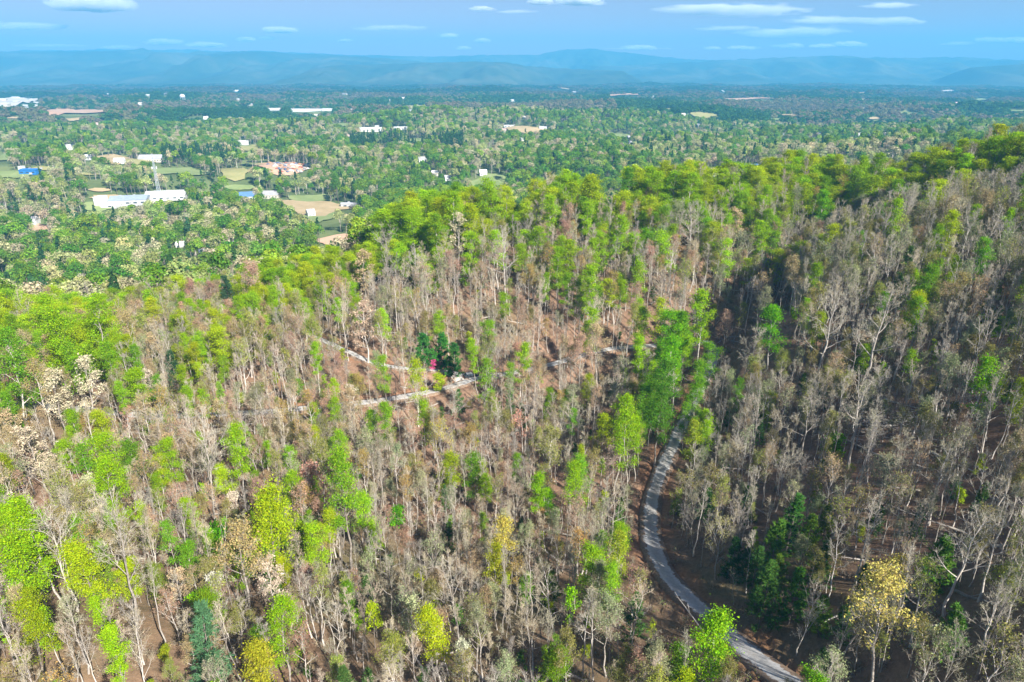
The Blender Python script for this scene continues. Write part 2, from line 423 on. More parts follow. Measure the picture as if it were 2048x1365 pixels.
# ------------------------------------------------------------------ fields and bare earth in the valley
def field_mat(name, a, b, s=0.05):
    m, nt, out = new_mat(name)
    p = N(nt, 'ShaderNodeBsdfPrincipled'); p.inputs['Roughness'].default_value = 0.95; p.inputs['Specular IOR Level'].default_value = 0.1
    tc = N(nt, 'ShaderNodeTexCoord'); f = noise(nt, tc.outputs['Object'], s, 6, 0.7)
    nt.links.new(ramp(nt, f, [(0.32, a), (0.68, b)]), p.inputs['Base Color']); nt.links.new(p.outputs[0], out.inputs[0]); return m
F_GREEN = field_mat('pasture_grass', (0.17, 0.24, 0.08), (0.30, 0.35, 0.15))
F_TAN = field_mat('dry_grass', (0.34, 0.27, 0.14), (0.52, 0.40, 0.24))
F_EARTH = field_mat('bare_earth', (0.46, 0.28, 0.18), (0.62, 0.43, 0.30))
F_PALE = field_mat('pale_yard', (0.5, 0.46, 0.40), (0.62, 0.58, 0.52))
F_YELLOW = field_mat('yellow_meadow', (0.26, 0.27, 0.10), (0.42, 0.38, 0.17))
FIELDS = [
 ([(310,341),(345,338),(392,338),(388,346),(345,350),(315,350)], F_GREEN),
 ([(440,341),(470,337),(496,345),(488,358),(450,358)], F_YELLOW),
 ([(190,318),(255,313),(262,321),(205,327)], F_TAN), ([(250,322),(310,322),(308,330),(255,329)], F_YELLOW),
 ([(562,402),(640,404),(690,412),(706,420),(668,426),(640,436),(600,430),(575,416)], F_TAN),
 ([(610,425),(672,420),(676,434),(640,446),(612,440)], F_GREEN), ([(570,394),(655,392),(660,403),(600,405)], F_GREEN),
 ([(940,366),(975,351),(1008,350),(1012,366),(985,378),(945,376)], F_GREEN),
 ([(632,482),(672,472),(735,469),(742,480),(700,488),(650,492)], F_EARTH),
 ([(870,738),(905,741),(938,750),(956,757),(930,766),(910,764),(892,752),(872,746)], F_PALE), ([(56,459),(76,450),(104,456),(98,462),(70,464)], F_EARTH),
 ([(1008,257),(1040,254),(1092,262),(1080,269),(1030,266)], F_TAN),
 ([(88,224),(130,219),(208,222),(216,226),(150,229),(95,229)], F_EARTH),
 ([(-30,200),(60,198),(80,203),(50,211),(-30,213)], F_PALE),
 ([(512,331),(560,326),(600,330),(622,342),(585,350),(530,344)], F_EARTH),
 ([(205,412),(270,398),(370,390),(384,398),(300,412),(230,420)], F_PALE),
 ([(480,295),(520,292),(520,302),(488,304)], F_YELLOW), ([(0,310),(20,312),(18,322),(-20,322)], F_GREEN),
 ([(130,240),(160,238),(158,243),(132,244)], F_TAN), ([(1215,192),(1275,190),(1280,192),(1220,194)], F_EARTH),
 ([(1430,199),(1520,197),(1560,200),(1500,201)], F_EARTH), ([(1690,186),(1735,185),(1730,187)], F_TAN), ([(1870,183),(1920,182),(1900,185)], F_PALE), ([(1080,180),(1130,178),(1140,181)], F_TAN),
 ([(1375,228),(1400,226),(1440,232),(1400,238)], F_YELLOW), ([(730,398),(742,400),(738,406)], F_GREEN),
]
_rf = np.random.default_rng(21)
for _k in range(34):
    _x = _rf.uniform(10, 1000) if _k < 22 else _rf.uniform(900, 2040); _y = _rf.uniform(208, 430) if _k < 22 else _rf.uniform(200, 285)
    if _x > 560 and _y > 330: _y = _rf.uniform(215, 320)
    _w = _rf.uniform(12, 34) * (0.7 + (_y - 200) / 260); _h = _rf.uniform(.09, .16) * _w * (0.5 + (_y - 200) / 260)
    FIELDS.append(([(_x - _w, _y), (_x - .4 * _w, _y - _h), (_x + .7 * _w, _y - .8 * _h), (_x + _w, _y + .1 * _h), (_x + .3 * _w, _y + _h), (_x - .5 * _w, _y + .8 * _h)], [F_GREEN, F_YELLOW, F_GREEN, F_TAN][_k % 4]))
field_polys = []
for pi, (poly, mat) in enumerate(FIELDS):
    P = [hit(x, y, tmax=15000) for x, y in poly]
    if any(p is None for p in P): continue
    P = spline(np.array(P + [P[0]]), max(3.0, np.linalg.norm(P[0] - P[2]) / 8))[:-1]
    c = P[:, :2].mean(0); n = len(P); fa = np.arange(n) / n * 6.283; P[:, :2] = c + (P[:, :2] - c) * (1 + .07 * np.sin(fa * 5 + pi) + .06 * np.sin(fa * 9 + 2 * pi) + .05 * np.sin(fa * 17 + pi) + .03 * rng.normal(size=n))[:, None]; rings = [P[:, :2]]
    for s in (0.8, 0.6, 0.4, 0.2): rings.append(c + (P[:, :2] - c) * s)
    XY = np.concatenate(rings + [c[None]]); rr = float(np.hypot(*c))
    Z = ground_h(XY[:, 0], XY[:, 1]) + 0.25 + rr * 0.0012 if rr > 320 else np.maximum(ground_h(XY[:, 0], XY[:, 1]) + 0.08, np.where(road_near(XY[:, 0], XY[:, 1])[0] < 3.0, road_near(XY[:, 0], XY[:, 1])[1] - 0.06, -1e3))
    q = [[k * n + a, k * n + (a + 1) % n, (k + 1) * n + (a + 1) % n, (k + 1) * n + a] for k in range(4) for a in range(n)]
    t = [[4 * n + a, 4 * n + (a + 1) % n, 5 * n] for a in range(n)]
    kind = {'pasture_grass': 'pasture', 'dry_grass': 'dry_field', 'bare_earth': 'earth_clearing', 'pale_yard': 'paved_yard', 'yellow_meadow': 'meadow'}[mat.name]
    me = mk_mesh(kind, np.column_stack([XY, Z]), q, t, [mat], smooth=True)
    tag(obj(kind, me), kind='structure')
    field_polys.append((np.array(poly, float), rr))

# ------------------------------------------------------------------ mountains
def mountain_mat():
    m, nt, out = new_mat('mountain_forest')
    tc = N(nt, 'ShaderNodeTexCoord'); f = noise(nt, tc.outputs['Object'], 0.0016, 8, 0.65)
    d = N(nt, 'ShaderNodeBsdfDiffuse')
    nt.links.new(ramp(nt, f, [(0.3, (0.025, 0.05, 0.03)), (0.5, (0.06, 0.08, 0.045)), (0.7, (0.15, 0.15, 0.09))]), d.inputs[0]); nt.links.new(d.outputs[0], out.inputs[0]); return m
M_MOUNT = mountain_mat()
WM1, WM2, WM3 = wave_set(9, 1500), wave_set(9, 500), wave_set(9, 190)
def mountain(name, D, sky_px, depth, label, jag=1.0):
    sky_px = np.array(sky_px, float); nx = 320
    xs = np.linspace(sky_px[0, 0], sky_px[-1, 0], nx); ys = np.interp(xs, sky_px[:, 0], sky_px[:, 1])
    X = (xs - 1024) / FPX * D / math.cos(PITCH) * (np.cos(PITCH))   # lateral position at depth D
    el = np.arctan((142.0 - ys) / FPX)
    X = (xs - 1024) / FPX * D * 1.02
    crest = ZC + D * np.tan((ys * 0 + 1) * 0 + np.arctan((682.5 - ys) / FPX) - PITCH)
    tv = np.concatenate([np.linspace(-1, 0, 22), np.linspace(0, 0.5, 8)[1:]])
    base = ZC - 122.0
    XX = np.repeat(X[None], len(tv), 0); YY = D + tv[:, None] * depth + 220 * waves(WM1, XX, np.full_like(XX, D) * 0)
    prof = np.where(tv < 0, (1 + tv) ** 1.25, 1 - (tv / 0.5) ** 1.3 * 0.9)[:, None]
    edge = sstep(0, 0.06, np.linspace(0, 1, nx)) * sstep(0, 0.06, np.linspace(1, 0, nx))
    spur = 0.17 * waves(WM2, XX * 1.0, YY * 0.22) + 0.07 * waves(WM3, XX, YY * 0.5)
    mask = np.clip(1 - np.abs(prof - 0.5) * 2, 0, 1) + 0.0
    hgt = np.maximum(crest - base, 5)[None] * edge[None]
    Z = base + hgt * (prof + spur * mask * 0.9) + jag * 5 * waves(WM3, XX, YY) * np.clip(prof, 0, 1)
    Z[0] = base - 8; Z[-1] = base - 8
    i, j = np.meshgrid(np.arange(len(tv) - 1), np.arange(nx - 1), indexing='ij')
    q = np.stack([i * nx + j, i * nx + j + 1, (i + 1) * nx + j + 1, (i + 1) * nx + j], -1).reshape(-1, 4)
    me = mk_mesh(name, np.stack([XX, YY, Z], -1).reshape(-1, 3), q, None, [M_MOUNT], smooth=True)
    return tag(obj(name, me), label, kind='structure')
mountain('mountain_ridge', 8700, [(-500,112),(-200,106),(0,108),(90,103),(250,103),(325,98),(347,97),(350,103),(380,104),(425,106),(440,101),(460,104),(500,102),(580,105),(650,108),(720,112),(800,118),(900,128),(1000,138)], 3000, 'long blue forested mountain ridge at the left')
mountain('mountain_peak', 11000, [(560,118),(680,109),(780,111),(830,114),(900,113),(1000,110),(1075,109),(1095,103),(1125,98),(1150,99),(1165,97),(1200,102),(1240,106),(1290,114),(1340,119),(1440,121),(1560,124),(1700,128)], 2000, 'highest blue mountain with a broad double summit')
mountain('foothill_ridge', 6900, [(640,140),(720,132),(800,128),(900,125),(960,124),(1010,124),(1050,132),(1120,137),(1200,141),(1260,142)], 1500, 'low dark blue flat-topped ridge below the peak', 0.6)
mountain('mountain_ridge', 9300, [(1100,136),(1150,132),(1170,129),(1200,133),(1300,128),(1420,120),(1500,116),(1560,114),(1610,111),(1650,116),(1720,116),(1800,115),(1880,114),(1940,118),(2000,121),(2060,120),(2200,114),(2500,112)], 2600, 'long blue mountain ridge at the right')
mountain('foothill_ridge', 6700, [(1820,140),(1880,133),(1940,128),(1985,126),(2030,128),(2090,126),(2200,128),(2400,134)], 1300, 'darker blue foothill at the far right', 0.6)
mountain('mountain_ridge', 11600, [(60,108),(150,101),(220,101),(280,98),(330,100),(400,100),(425,99),(470,101),(520,104),(560,101),(640,106),(760,112)], 700, 'palest mountain ridge peeping over the left ridge')

# ------------------------------------------------------------------ haze (one closed box of even air)
hz = MB(); HZT = ZC + 520; HZB = -40.0
hz.box((0, 0, (HZT + HZB) / 2), (25400, 25400, HZT - HZB))
hm, hnt, hout = new_mat('air')
pv = N(hnt, 'ShaderNodeVolumePrincipled'); pv.inputs['Color'].default_value = (0.13, 0.56, 0.96, 1); pv.inputs['Density'].default_value = 1.55e-4
pv.inputs['Anisotropy'].default_value = 0.0
hnt.links.new(pv.outputs[0], hout.inputs['Volume'])
tag(obj('haze', hz.mesh('haze', [hm])), 'thin blue air between the camera and the mountains', kind='stuff')
# ------------------------------------------------------------------ tree forms
def unit(v): return v / (np.linalg.norm(v) + 1e-9)

def limb(g, p, d, L, r0, r1, n, up, wig):
    pts = [p]; dd = unit(d)
    for i in range(n):
        dd = unit(dd + np.array([0, 0, up / n]) + g.normal(size=3) * wig)
        pts.append(pts[-1] + dd * L / n)
    return np.array(pts), np.linspace(r0, r1, n + 1)

def at_len(pts, t):
    f = t * (len(pts) - 1); i = min(int(f), len(pts) - 2); a = f - i
    return pts[i] * (1 - a) + pts[i + 1] * a, unit(pts[i + 1] - pts[i])

def skeleton(seed, H, start, nprim, spread, asc, r0, nsec=5, nter=4, shape='oval', wig=0.12, lean=0.02, crook=0.012):
    """trunk and limbs (tubes) plus fine ends; H height, start = where the crown begins, asc = limb angle"""
    g = np.random.default_rng(seed)
    n = 9; z = np.linspace(0, 1, n); off = np.cumsum(g.normal(size=(n, 2)) * H * crook, 0) + np.outer(z, g.normal(size=2) * H * lean); off -= off[0]
    trunk = np.column_stack([off, z * H * 0.96]); tr = r0 * (1 - 0.86 * z ** 0.85); tr[0] *= 1.25
    wood = [(trunk, tr, 6)]; fine = []; tips = []
    az = g.uniform(0, 6.28)
    for k in range(nprim):
        f = (k + 0.5) / nprim; t = start + (0.97 - start) * f ** 0.9
        p, _ = at_len(trunk, t); az += 2.4 + g.normal() * 0.45
        if shape == 'oval': prof = math.sin(math.pi * (0.18 + 0.74 * f)) ** 0.8
        elif shape == 'wide': prof = 1.05 - 0.55 * f
        elif shape == 'fan': prof = 0.75 + 0.35 * math.sin(math.pi * f)
        else: prof = 0.9 - 0.45 * f
        L = spread * prof * g.uniform(0.75, 1.2) * (1.0 if shape != 'fan' else 1.7)
        el = asc + (1.25 - asc) * f * 0.75 + g.normal() * 0.12
        d = np.array([math.cos(az) * math.cos(el), math.sin(az) * math.cos(el), math.sin(el)])
        rp = max(0.035, r0 * (1 - 0.86 * t) * g.uniform(0.45, 0.65))
        P, rr = limb(g, p, d, L, rp, rp * 0.3, 5, 0.55, wig); wood.append((P, rr, 4))
        for s in range(nsec):
            ts = g.uniform(0.25, 0.98); q, qd = at_len(P, ts)
            d2 = unit(qd + g.normal(size=3) * 0.62 + np.array([0, 0, 0.2])); L2 = L * g.uniform(0.28, 0.5) * (1.15 - 0.5 * ts)
            r2 = max(0.022, rp * 0.42 * (1 - 0.5 * ts))
            P2, rr2 = limb(g, q, d2, L2, r2, r2 * 0.4, 3, 0.35, wig); wood.append((P2, rr2, 3))
            for u in range(nter):
                tu = g.uniform(0.3, 1.0); w, wd = at_len(P2, tu)
                d3 = unit(wd + g.normal(size=3) * 0.65 + np.array([0, 0, 0.22])); L3 = max(0.5, L2 * g.uniform(0.4, 0.75))
                fine.append((w, d3, L3)); tips.append(w + d3 * L3 * 0.8); 
            tips.append(P2[-1])
        tips.append(P[-1])
        for u in range(3):
            w, wd = at_len(P, g.uniform(0.5, 1.0)); d3 = unit(wd + g.normal(size=3) * 0.5); fine.append((w, d3, L * 0.25))
    for u in range(6):
        w, wd = at_len(trunk, g.uniform(0.85, 1.0)); d3 = unit(wd + g.normal(size=3) * 0.4); fine.append((w, d3, spread * 0.4)); tips.append(w + d3 * spread * 0.3)
    return wood, fine, np.array(tips)

def wood_arrays(wood):
    mb = MB()
    for P, r_, k in wood: mb.tube(P, r_, k, cap=False)
    return mb.arrays()[:2]

def spikes(P, D, L, r_, g):
    """thin three-sided twigs"""
    P, D = np.asarray(P), np.asarray(D); n = len(P)
    ref = g.normal(size=(n, 3)); a = np.cross(D, ref); a /= np.linalg.norm(a, axis=1, keepdims=True) + 1e-9; b = np.cross(D, a)
    v = np.stack([P + a * r_[:, None], P - a * r_[:, None] * 0.5 + b * r_[:, None] * 0.87, P - a * r_[:, None] * 0.5 - b * r_[:, None] * 0.87, P + D * L[:, None]], 1)
    i = np.arange(n)[:, None] * 4
    t = np.concatenate([i + [0, 1, 3], i + [1, 2, 3], i + [2, 0, 3]])
    return v.reshape(-1, 3), t

def twig_arrays(fine, g, per=5, rad=0.022):
    P, D, L = [], [], []
    for w, d, l in fine:
        P.append(w); D.append(d); L.append(l)
        for _ in range(per):
            t = g.uniform(0.15, 0.95); d2 = unit(d + g.normal(size=3) * 0.55 + np.array([0, 0, 0.25]))
            P.append(w + d * l * t); D.append(d2); L.append(l * g.uniform(0.35, 0.7))
    L = np.array(L)
    return spikes(np.array(P), np.array(D), L, rad * g.uniform(0.7, 1.25, len(L)), g)

def cards(C, size, g, out=None, bias=0.6, aspect=0.62, droop=0.0):
    """leaf clusters: folded four-cornered blades"""
    n = len(C); nrm = g.normal(size=(n, 3))
    nrm /= np.linalg.norm(nrm, axis=1, keepdims=True)
    if out is not None: nrm = nrm * (1 - bias) + out * bias
    nrm /= np.linalg.norm(nrm, axis=1, keepdims=True) + 1e-9
    a = np.cross(nrm, g.normal(size=(n, 3))); a /= np.linalg.norm(a, axis=1, keepdims=True) + 1e-9
    b = np.cross(nrm, a); s = size * (0.45 + 1.25 * g.random(n) ** 1.6)
    sa, sb = (s * 0.5)[:, None], (s * 0.5 * aspect)[:, None]; fold = nrm * (s * 0.14)[:, None]
    v = np.stack([C - a * sa, C - b * sb + fold, C + a * sa, C + b * sb + fold], 1)
    i = np.arange(n)[:, None] * 4
    t = np.concatenate([i + [0, 1, 2], i + [0, 2, 3]])
    return v.reshape(-1, 3), t

def leaf_arrays(tips, g, per, cl, size, centre, bias=0.4):
    """leaf sprays: flat-topped tufts of unequal fullness at the limb ends, some limbs still almost bare"""
    full = np.clip(g.normal(.95, .5, len(tips)), .06, 1.9); cnt = np.maximum((per * full).astype(int), 1)
    C = np.repeat(tips, cnt, 0); k = np.repeat(np.arange(len(tips)), cnt)
    rad_ = (cl * g.uniform(.6, 1.35, len(tips)))[k][:, None]; flat_ = g.uniform(.35, .75, len(tips))[k]
    off = g.normal(size=C.shape) * rad_ * .85; off[:, 2] *= flat_; C = C + off
    o = C - centre; o /= np.linalg.norm(o, axis=1, keepdims=True) + 1e-9
    o = o + np.array([0, 0, 0.6]); o /= np.linalg.norm(o, axis=1, keepdims=True)
    return cards(C, size, g, o, bias)

FORMS = {}     # kind -> list of dict(trunk=mesh, crown=mesh, joined=mesh, H, W, zc)
def add_form(kind, H, W, zc, wv, wq, cv, ct, wmat, cmats, ctm=None):
    n = len(FORMS.setdefault(kind, []))
    tr = mk_mesh(f'{kind}_trunk', wv, wq, None, [wmat], smooth=True)
    cr = mk_mesh(f'{kind}_crown', cv, None, ct, cmats, None, ctm)
    jm = mk_mesh(f'{kind}_form', np.concatenate([wv, cv]), wq, ct + len(wv), [wmat] + list(cmats), np.zeros(len(wq), int), (np.zeros(len(ct), int) if ctm is None else ctm) + 1)
    FORMS[kind].append(dict(trunk=tr, crown=cr, joined=jm, H=H, W=W, zc=zc))

def cat(*parts):
    vs_, ts_, ms_, n = [], [], [], 0
    for v, t, m in parts:
        vs_.append(v); ts_.append(t + n); ms_.append(np.full(len(t), m)); n += len(v)
    return np.concatenate(vs_), np.concatenate(ts_), np.concatenate(ms_)

# bare trees: slender forest trees, spreading oaks, fans, spindly poles
BARE = [(1,21,.5,12,2.9,.85,.19,'oval'),(2,23,.55,11,2.7,.95,.20,'oval'),(3,20,.42,13,3.3,.75,.21,'oval'),(4,19,.36,12,4.6,.4,.25,'wide'),
        (5,22,.42,12,4.2,.6,.25,'wide'),(6,17,.22,13,2.7,1.0,.18,'fan'),(7,19,.3,12,2.8,1.0,.20,'fan'),(8,18,.5,9,2.0,.9,.13,'oval'),(9,16,.45,9,1.8,.95,.11,'oval'),(10,22,.6,9,2.4,.8,.16,'oval'),
        (11,20,.4,10,2.2,1.05,.15,'fan'),(12,21,.48,11,3.6,.55,.2,'wide'),(13,18,.55,8,1.7,1.0,.11,'oval')]
for s, H, st, npr, sp, asc, r0, shp in BARE:
    g = np.random.default_rng(100 + s)
    wood, fine, tips = skeleton(s, H, st, npr, sp, asc, r0, shape=shp, wig=0.13 if shp != 'wide' else 0.2)
    wv, wq = wood_arrays(wood); tv, tt = twig_arrays(fine, g, 5, 0.0175)
    bc = tips[g.integers(0, len(tips), 160)] + g.normal(size=(160, 3)) * 0.3
    bv, bt = cards(bc, 0.14, g)
    cv, ct, cm = cat((tv, tt, 0), (bv, bt, 1))
    add_form('bare_tree', H, sp * (1.9 if shp != 'fan' else 2.9), H * (st + 1) / 2, wv, wq, cv, ct, M_BARK, [M_TWIG, M_BUD], cm)
# budding trees: twigs with a haze of young buds and leaves
BUDD = [(21,20,.42,12,3.6,.5,.22,'oval',900,.26),(22,21,.45,12,3.4,.55,.22,'oval',2200,.215),(23,18,.32,13,4.4,.4,.25,'wide',2200,.22),(24,16,.28,12,2.8,.9,.18,'fan',1300,.25),
        (25,19,.38,12,3.6,.5,.2,'oval',4200,.20),(26,17,.3,13,4.3,.45,.22,'wide',4400,.205),(27,14,.3,10,2.4,.7,.12,'oval',1200,.24)]
for s, H, st, npr, sp, asc, r0, shp, nb, bs in BUDD:
    g = np.random.default_rng(100 + s)
    wood, fine, tips = skeleton(s, H, st, npr, sp, asc, r0, shape=shp, nter=4)
    wv, wq = wood_arrays(wood); tv, tt = twig_arrays(fine, g, 4, 0.017)
    hi = tips[tips[:, 2] > np.quantile(tips[:, 2], 0.15)]
    ck = hi[g.integers(0, len(hi), nb // 5)]
    bc = np.repeat(ck, 5, 0); bc = bc + g.normal(size=bc.shape) * 0.42
    o = bc - np.array([0, 0, H * .55]); o /= np.linalg.norm(o, axis=1, keepdims=True)
    bv, bt = cards(bc, bs, g, o, 0.35)
    cv, ct, cm = cat((tv, tt, 0), (bv, bt, 1))
    add_form('budding_tree', H, sp * (1.9 if shp != 'fan' else 2.9), H * (st + 1) / 2, wv, wq, cv, ct, M_BARK, [M_TWIG, M_BUD], cm)
# leafy trees: young bright leaves in clumps, gaps between them
LEAF = [(41,21,.34,14,3.1,.55,.22,'oval',40,.64,.22),(42,20,.28,15,3.4,.5,.22,'oval',40,.68,.22),(43,22,.42,13,2.7,.6,.2,'oval',40,.58,.22),(44,15,.2,14,3.3,.45,.17,'wide',40,.68,.22),
        (45,19,.3,14,4.2,.45,.26,'wide',42,.8,.235),(46,18,.36,12,2.5,.6,.16,'oval',26,.6,.22)]
for s, H, st, npr, sp, asc, r0, shp, per, cl, sz in LEAF:
    g = np.random.default_rng(100 + s)
    wood, fine, tips = skeleton(s, H, st, npr, sp, asc, r0, nsec=5, nter=2, shape=shp)
    wv, wq = wood_arrays(wood)
    lv, lt = leaf_arrays(tips, g, per, cl, sz, np.array([0, 0, H * (st + 1) / 2 - 1]))
    add_form('leafy_tree', H, sp * 1.9 + .6, H * (st + 1) / 2, wv, wq, lv, lt, M_BARKD if s % 3 == 0 else M_BARK, [M_LEAF])
# understory: small young trees and shrubs in leaf
for s, H, st, npr, sp, asc, r0, per in [(61,6.5,.15,10,1.7,.5,.07,15),(62,8.5,.3,10,1.7,.55,.08,12),(63,4.5,.05,9,1.6,.6,.06,17)]:
    g = np.random.default_rng(100 + s)
    wood, fine, tips = skeleton(s, H, st, npr, sp, asc, r0, nsec=4, nter=2, shape='wide')
    wv, wq = wood_arrays(wood); lv, lt = leaf_arrays(tips, g, per, .32, .23, np.array([0, 0, H * .45]))
    add_form('young_tree', H, sp * 1.9, H * (st + 1) / 2, wv, wq, lv, lt, M_BARKD, [M_LEAF])
# flowering trees: dense pale blossom over visible limbs
for s, H, st, npr, sp, asc, r0, shp in [(71,17,.3,13,3.7,.5,.22,'oval'),(72,15,.25,13,4.0,.5,.22,'wide')]:
    g = np.random.default_rng(100 + s)
    wood, fine, tips = skeleton(s, H, st, npr, sp, asc, r0, nter=3, shape=shp)
    wv, wq = wood_arrays(wood); lv, lt = leaf_arrays(tips, g, 9, .42, .30, np.array([0, 0, H * .55]))
    add_form('flowering_tree', H, sp * 1.9, H * (st + 1) / 2, wv, wq, lv, lt, M_BARK, [M_BUD])
# pines: whorls of level boughs with needle sprays
for s, H, st, sp, per in [(81,20,.3,3.7,11),(82,17,.12,3.9,12),(83,13,.08,3.3,12),(84,9,.04,2.7,12)]:
    g = np.random.default_rng(100 + s); mb = MB()
    tz = np.linspace(0, 1, 7); tp = np.column_stack([np.cumsum(g.normal(size=7)) * .05, np.cumsum(g.normal(size=7)) * .05, tz * H]); mb.tube(tp, 0.011 * H * (1 - .93 * tz), 6, cap=False)
    C, Dd = [], []
    nw = int(H * (1 - st) / .85)
    for w in range(nw):
        f = (w + .5) / nw; z = H * (st + (1 - st) * f)
        for b in range(5):
            a = g.uniform(0, 6.28); L = sp * (1 - f) ** .75 * g.uniform(.65, 1.15) * (0.75 + .25 * min(1, f * 6)) + .25
            d = np.array([math.cos(a), math.sin(a), g.normal() * .1 + .12 + .5 * f]); P, rr = limb(g, np.array([*tp[min(6, int(z / H * 6)), :2], z]), d, L, .045 * (1 - f) + .015, .01, 3, .25, .06)
            mb.tube(P, rr, 3, cap=False)
            for q in range(per):
                p, pd = at_len(P, g.uniform(.25, 1.0)); C.append(p + g.normal(size=3) * .16); Dd.append(unit(pd + g.normal(size=3) * .45))
    C, Dd = np.array(C), np.array(Dd); rep = 5
    C2 = np.repeat(C, rep, 0); D2 = np.repeat(Dd, rep, 0) + g.normal(size=(len(C) * rep, 3)) * .55; D2 /= np.linalg.norm(D2, axis=1, keepdims=True)
    nv, ntt = spikes(C2, D2, g.uniform(.45, .8, len(C2)), np.full(len(C2), .07), g)
    wv, wq = mb.arrays()[:2]
    add_form('pine_tree', H, sp * 1.9, H * (st + 1) / 2, wv, wq, nv, ntt, M_BARKD, [M_NEEDLE])

# far forms: lumpy crowns of leaf clumps on a short trunk
FAR = {}
def far_form(kind, seed, H, W, n, size, conic=False, st=.35, mat=None, wmat=None):
    g = np.random.default_rng(seed); lob = 13; hc = H * (1 - st)
    U = g.normal(size=(lob, 3)); U /= np.linalg.norm(U, axis=1, keepdims=True); U[:, 2] = np.abs(U[:, 2]) * 1.1 - .35
    if conic:
        f = np.sort(g.uniform(0, 1, lob)); a = np.arange(lob) * 2.4
        LC = np.column_stack([np.cos(a) * (1 - f) * W * .32, np.sin(a) * (1 - f) * W * .32, H * st + hc * f * .95]); rl = W * (.26 - .16 * f)
    else:
        LC = U * np.array([W * .33, W * .33, hc * .36]) + np.array([0, 0, H * st + hc * .48]); rl = np.full(lob, W * .24) * g.uniform(.75, 1.25, lob)
    k = g.integers(0, lob, n); o = g.normal(size=(n, 3)); o /= np.linalg.norm(o, axis=1, keepdims=True); o[:, 2] = np.where(o[:, 2] < -.3, -o[:, 2], o[:, 2])
    C = LC[k] + o * (rl[k] * g.uniform(.7, 1.05, n))[:, None]
    cv, ct = cards(C, size, g, o + np.array([0, 0, .25]), .62, .8)
    mb = MB(); mb.tube(np.array([[0, 0, -1], [.1, 0, H * .4], [0, .1, H * .75]]), [.26, .2, .06], 4, cap=False)
    for a in range(4):
        mb.tube(np.array([[0, 0, H * (st + .05 * a)], LC[a]]), [.13, .04], 3, cap=False)
    wv, wq = mb.arrays()[:2]
    jm = mk_mesh(f'{kind}_form', np.concatenate([wv, cv]), wq, ct + len(wv), [wmat or M_BARK, mat or M_LEAF], np.zeros(len(wq), int), np.ones(len(ct), int))
    FAR.setdefault(kind, []).append(dict(joined=jm, H=H, W=W))
for s in range(5): far_form('valley_leafy', 200 + s, 17 + (s % 3) * 2, 8.2 + (s % 2) * 1.5, 760, .72, wmat=M_BARKD)
for s in range(4): far_form('valley_budding', 220 + s, 16 + (s % 3) * 2, 8.4 + (s % 2), 720, .64, mat=M_BUD, st=.3)
for s in range(3): far_form('valley_pine', 240 + s, 19 + s, 5.6, 420, .85, conic=True, st=.3, mat=M_NEEDLE, wmat=M_BARKD)
for s in range(4): far_form('far_clump', 260 + s, 15, 18, 420, 2.6, st=.1)

for s in range(3):
    g = np.random.default_rng(320 + s); n = 46; a = g.uniform(0, 6.28, n); el = g.uniform(.5, 1.4, n)
    D_ = np.column_stack([np.cos(a) * np.cos(el), np.sin(a) * np.cos(el), np.sin(el)]); P_ = g.normal(size=(n, 3)) * np.array([.35, .35, .02])
    v, tt = spikes(P_, D_, g.uniform(.7, 2.1, n), np.full(n, .022), g); cv, ct = cards(P_[:40] + D_[:40] * g.uniform(.5, 1.5, (40, 1)), .2, g)
    v, tt, mm = cat((v, tt, 0), (cv, ct, 1)); FORMS.setdefault('brush', []).append(dict(joined=mk_mesh('brush_form', v, None, tt, [M_TWIG, M_BUD], None, mm)))
for s in range(3):
    g = np.random.default_rng(330 + s); mb = MB(); L_ = g.uniform(5, 11); P_, r_ = limb(g, np.array([0, 0, .18]), np.array([1, 0, .03]), L_, .17, .05, 6, 0, .04); P_[:, 2] = np.maximum(P_[:, 2], .1); mb.tube(P_, r_, 6)
    for q in range(5):
        w, wd = at_len(P_, g.uniform(.4, 1)); B_, rb_ = limb(g, w, unit(wd + g.normal(size=3) * .6 + np.array([0, 0, .4])), g.uniform(.8, 2.4), .045, .015, 3, .1, .12); mb.tube(B_, rb_, 3)
    FORMS.setdefault('deadwood', []).append(dict(joined=mb.mesh('deadwood_form', [M_BARK])))
# ------------------------------------------------------------------ which tree grows where
TINT = {
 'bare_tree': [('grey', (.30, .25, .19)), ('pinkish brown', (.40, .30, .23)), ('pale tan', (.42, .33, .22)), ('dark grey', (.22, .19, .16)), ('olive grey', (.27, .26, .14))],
 'budding_tree': [('olive', (.27, .26, .07)), ('tan', (.42, .32, .17)), ('yellow-green', (.30, .34, .06)), ('ochre', (.44, .31, .09)), ('reddish', (.46, .29, .20)), ('sage', (.30, .34, .17))],
 'leafy_tree': [('bright green', (.30, .50, .012)), ('deep green', (.18, .38, .02)), ('yellow-green', (.40, .52, .014)), ('mid green', (.25, .44, .018))],
 'young_tree': [('bright green', (.28, .46, .015)), ('yellow-green', (.38, .46, .02)), ('dark green', (.10, .22, .03))],
 'flowering_tree': [('cream', (.56, .50, .33)), ('pale', (.60, .54, .42)), ('straw', (.52, .42, .24))],
 'pine_tree': [('dark green', (.085, .18, .04)), ('blue-green', (.08, .2, .11)), ('fresh green', (.19, .31, .035))],
}
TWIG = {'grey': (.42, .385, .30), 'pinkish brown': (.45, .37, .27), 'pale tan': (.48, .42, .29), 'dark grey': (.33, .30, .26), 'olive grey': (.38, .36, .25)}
def twig_of(kind, cname):
    return TWIG.get(cname, (.33, .28, .21))
NOUN = {'bare_tree': 'leafless tree', 'budding_tree': 'budding tree', 'leafy_tree': 'leafy tree', 'young_tree': 'young tree', 'flowering_tree': 'blossoming tree', 'pine_tree': 'conifer'}

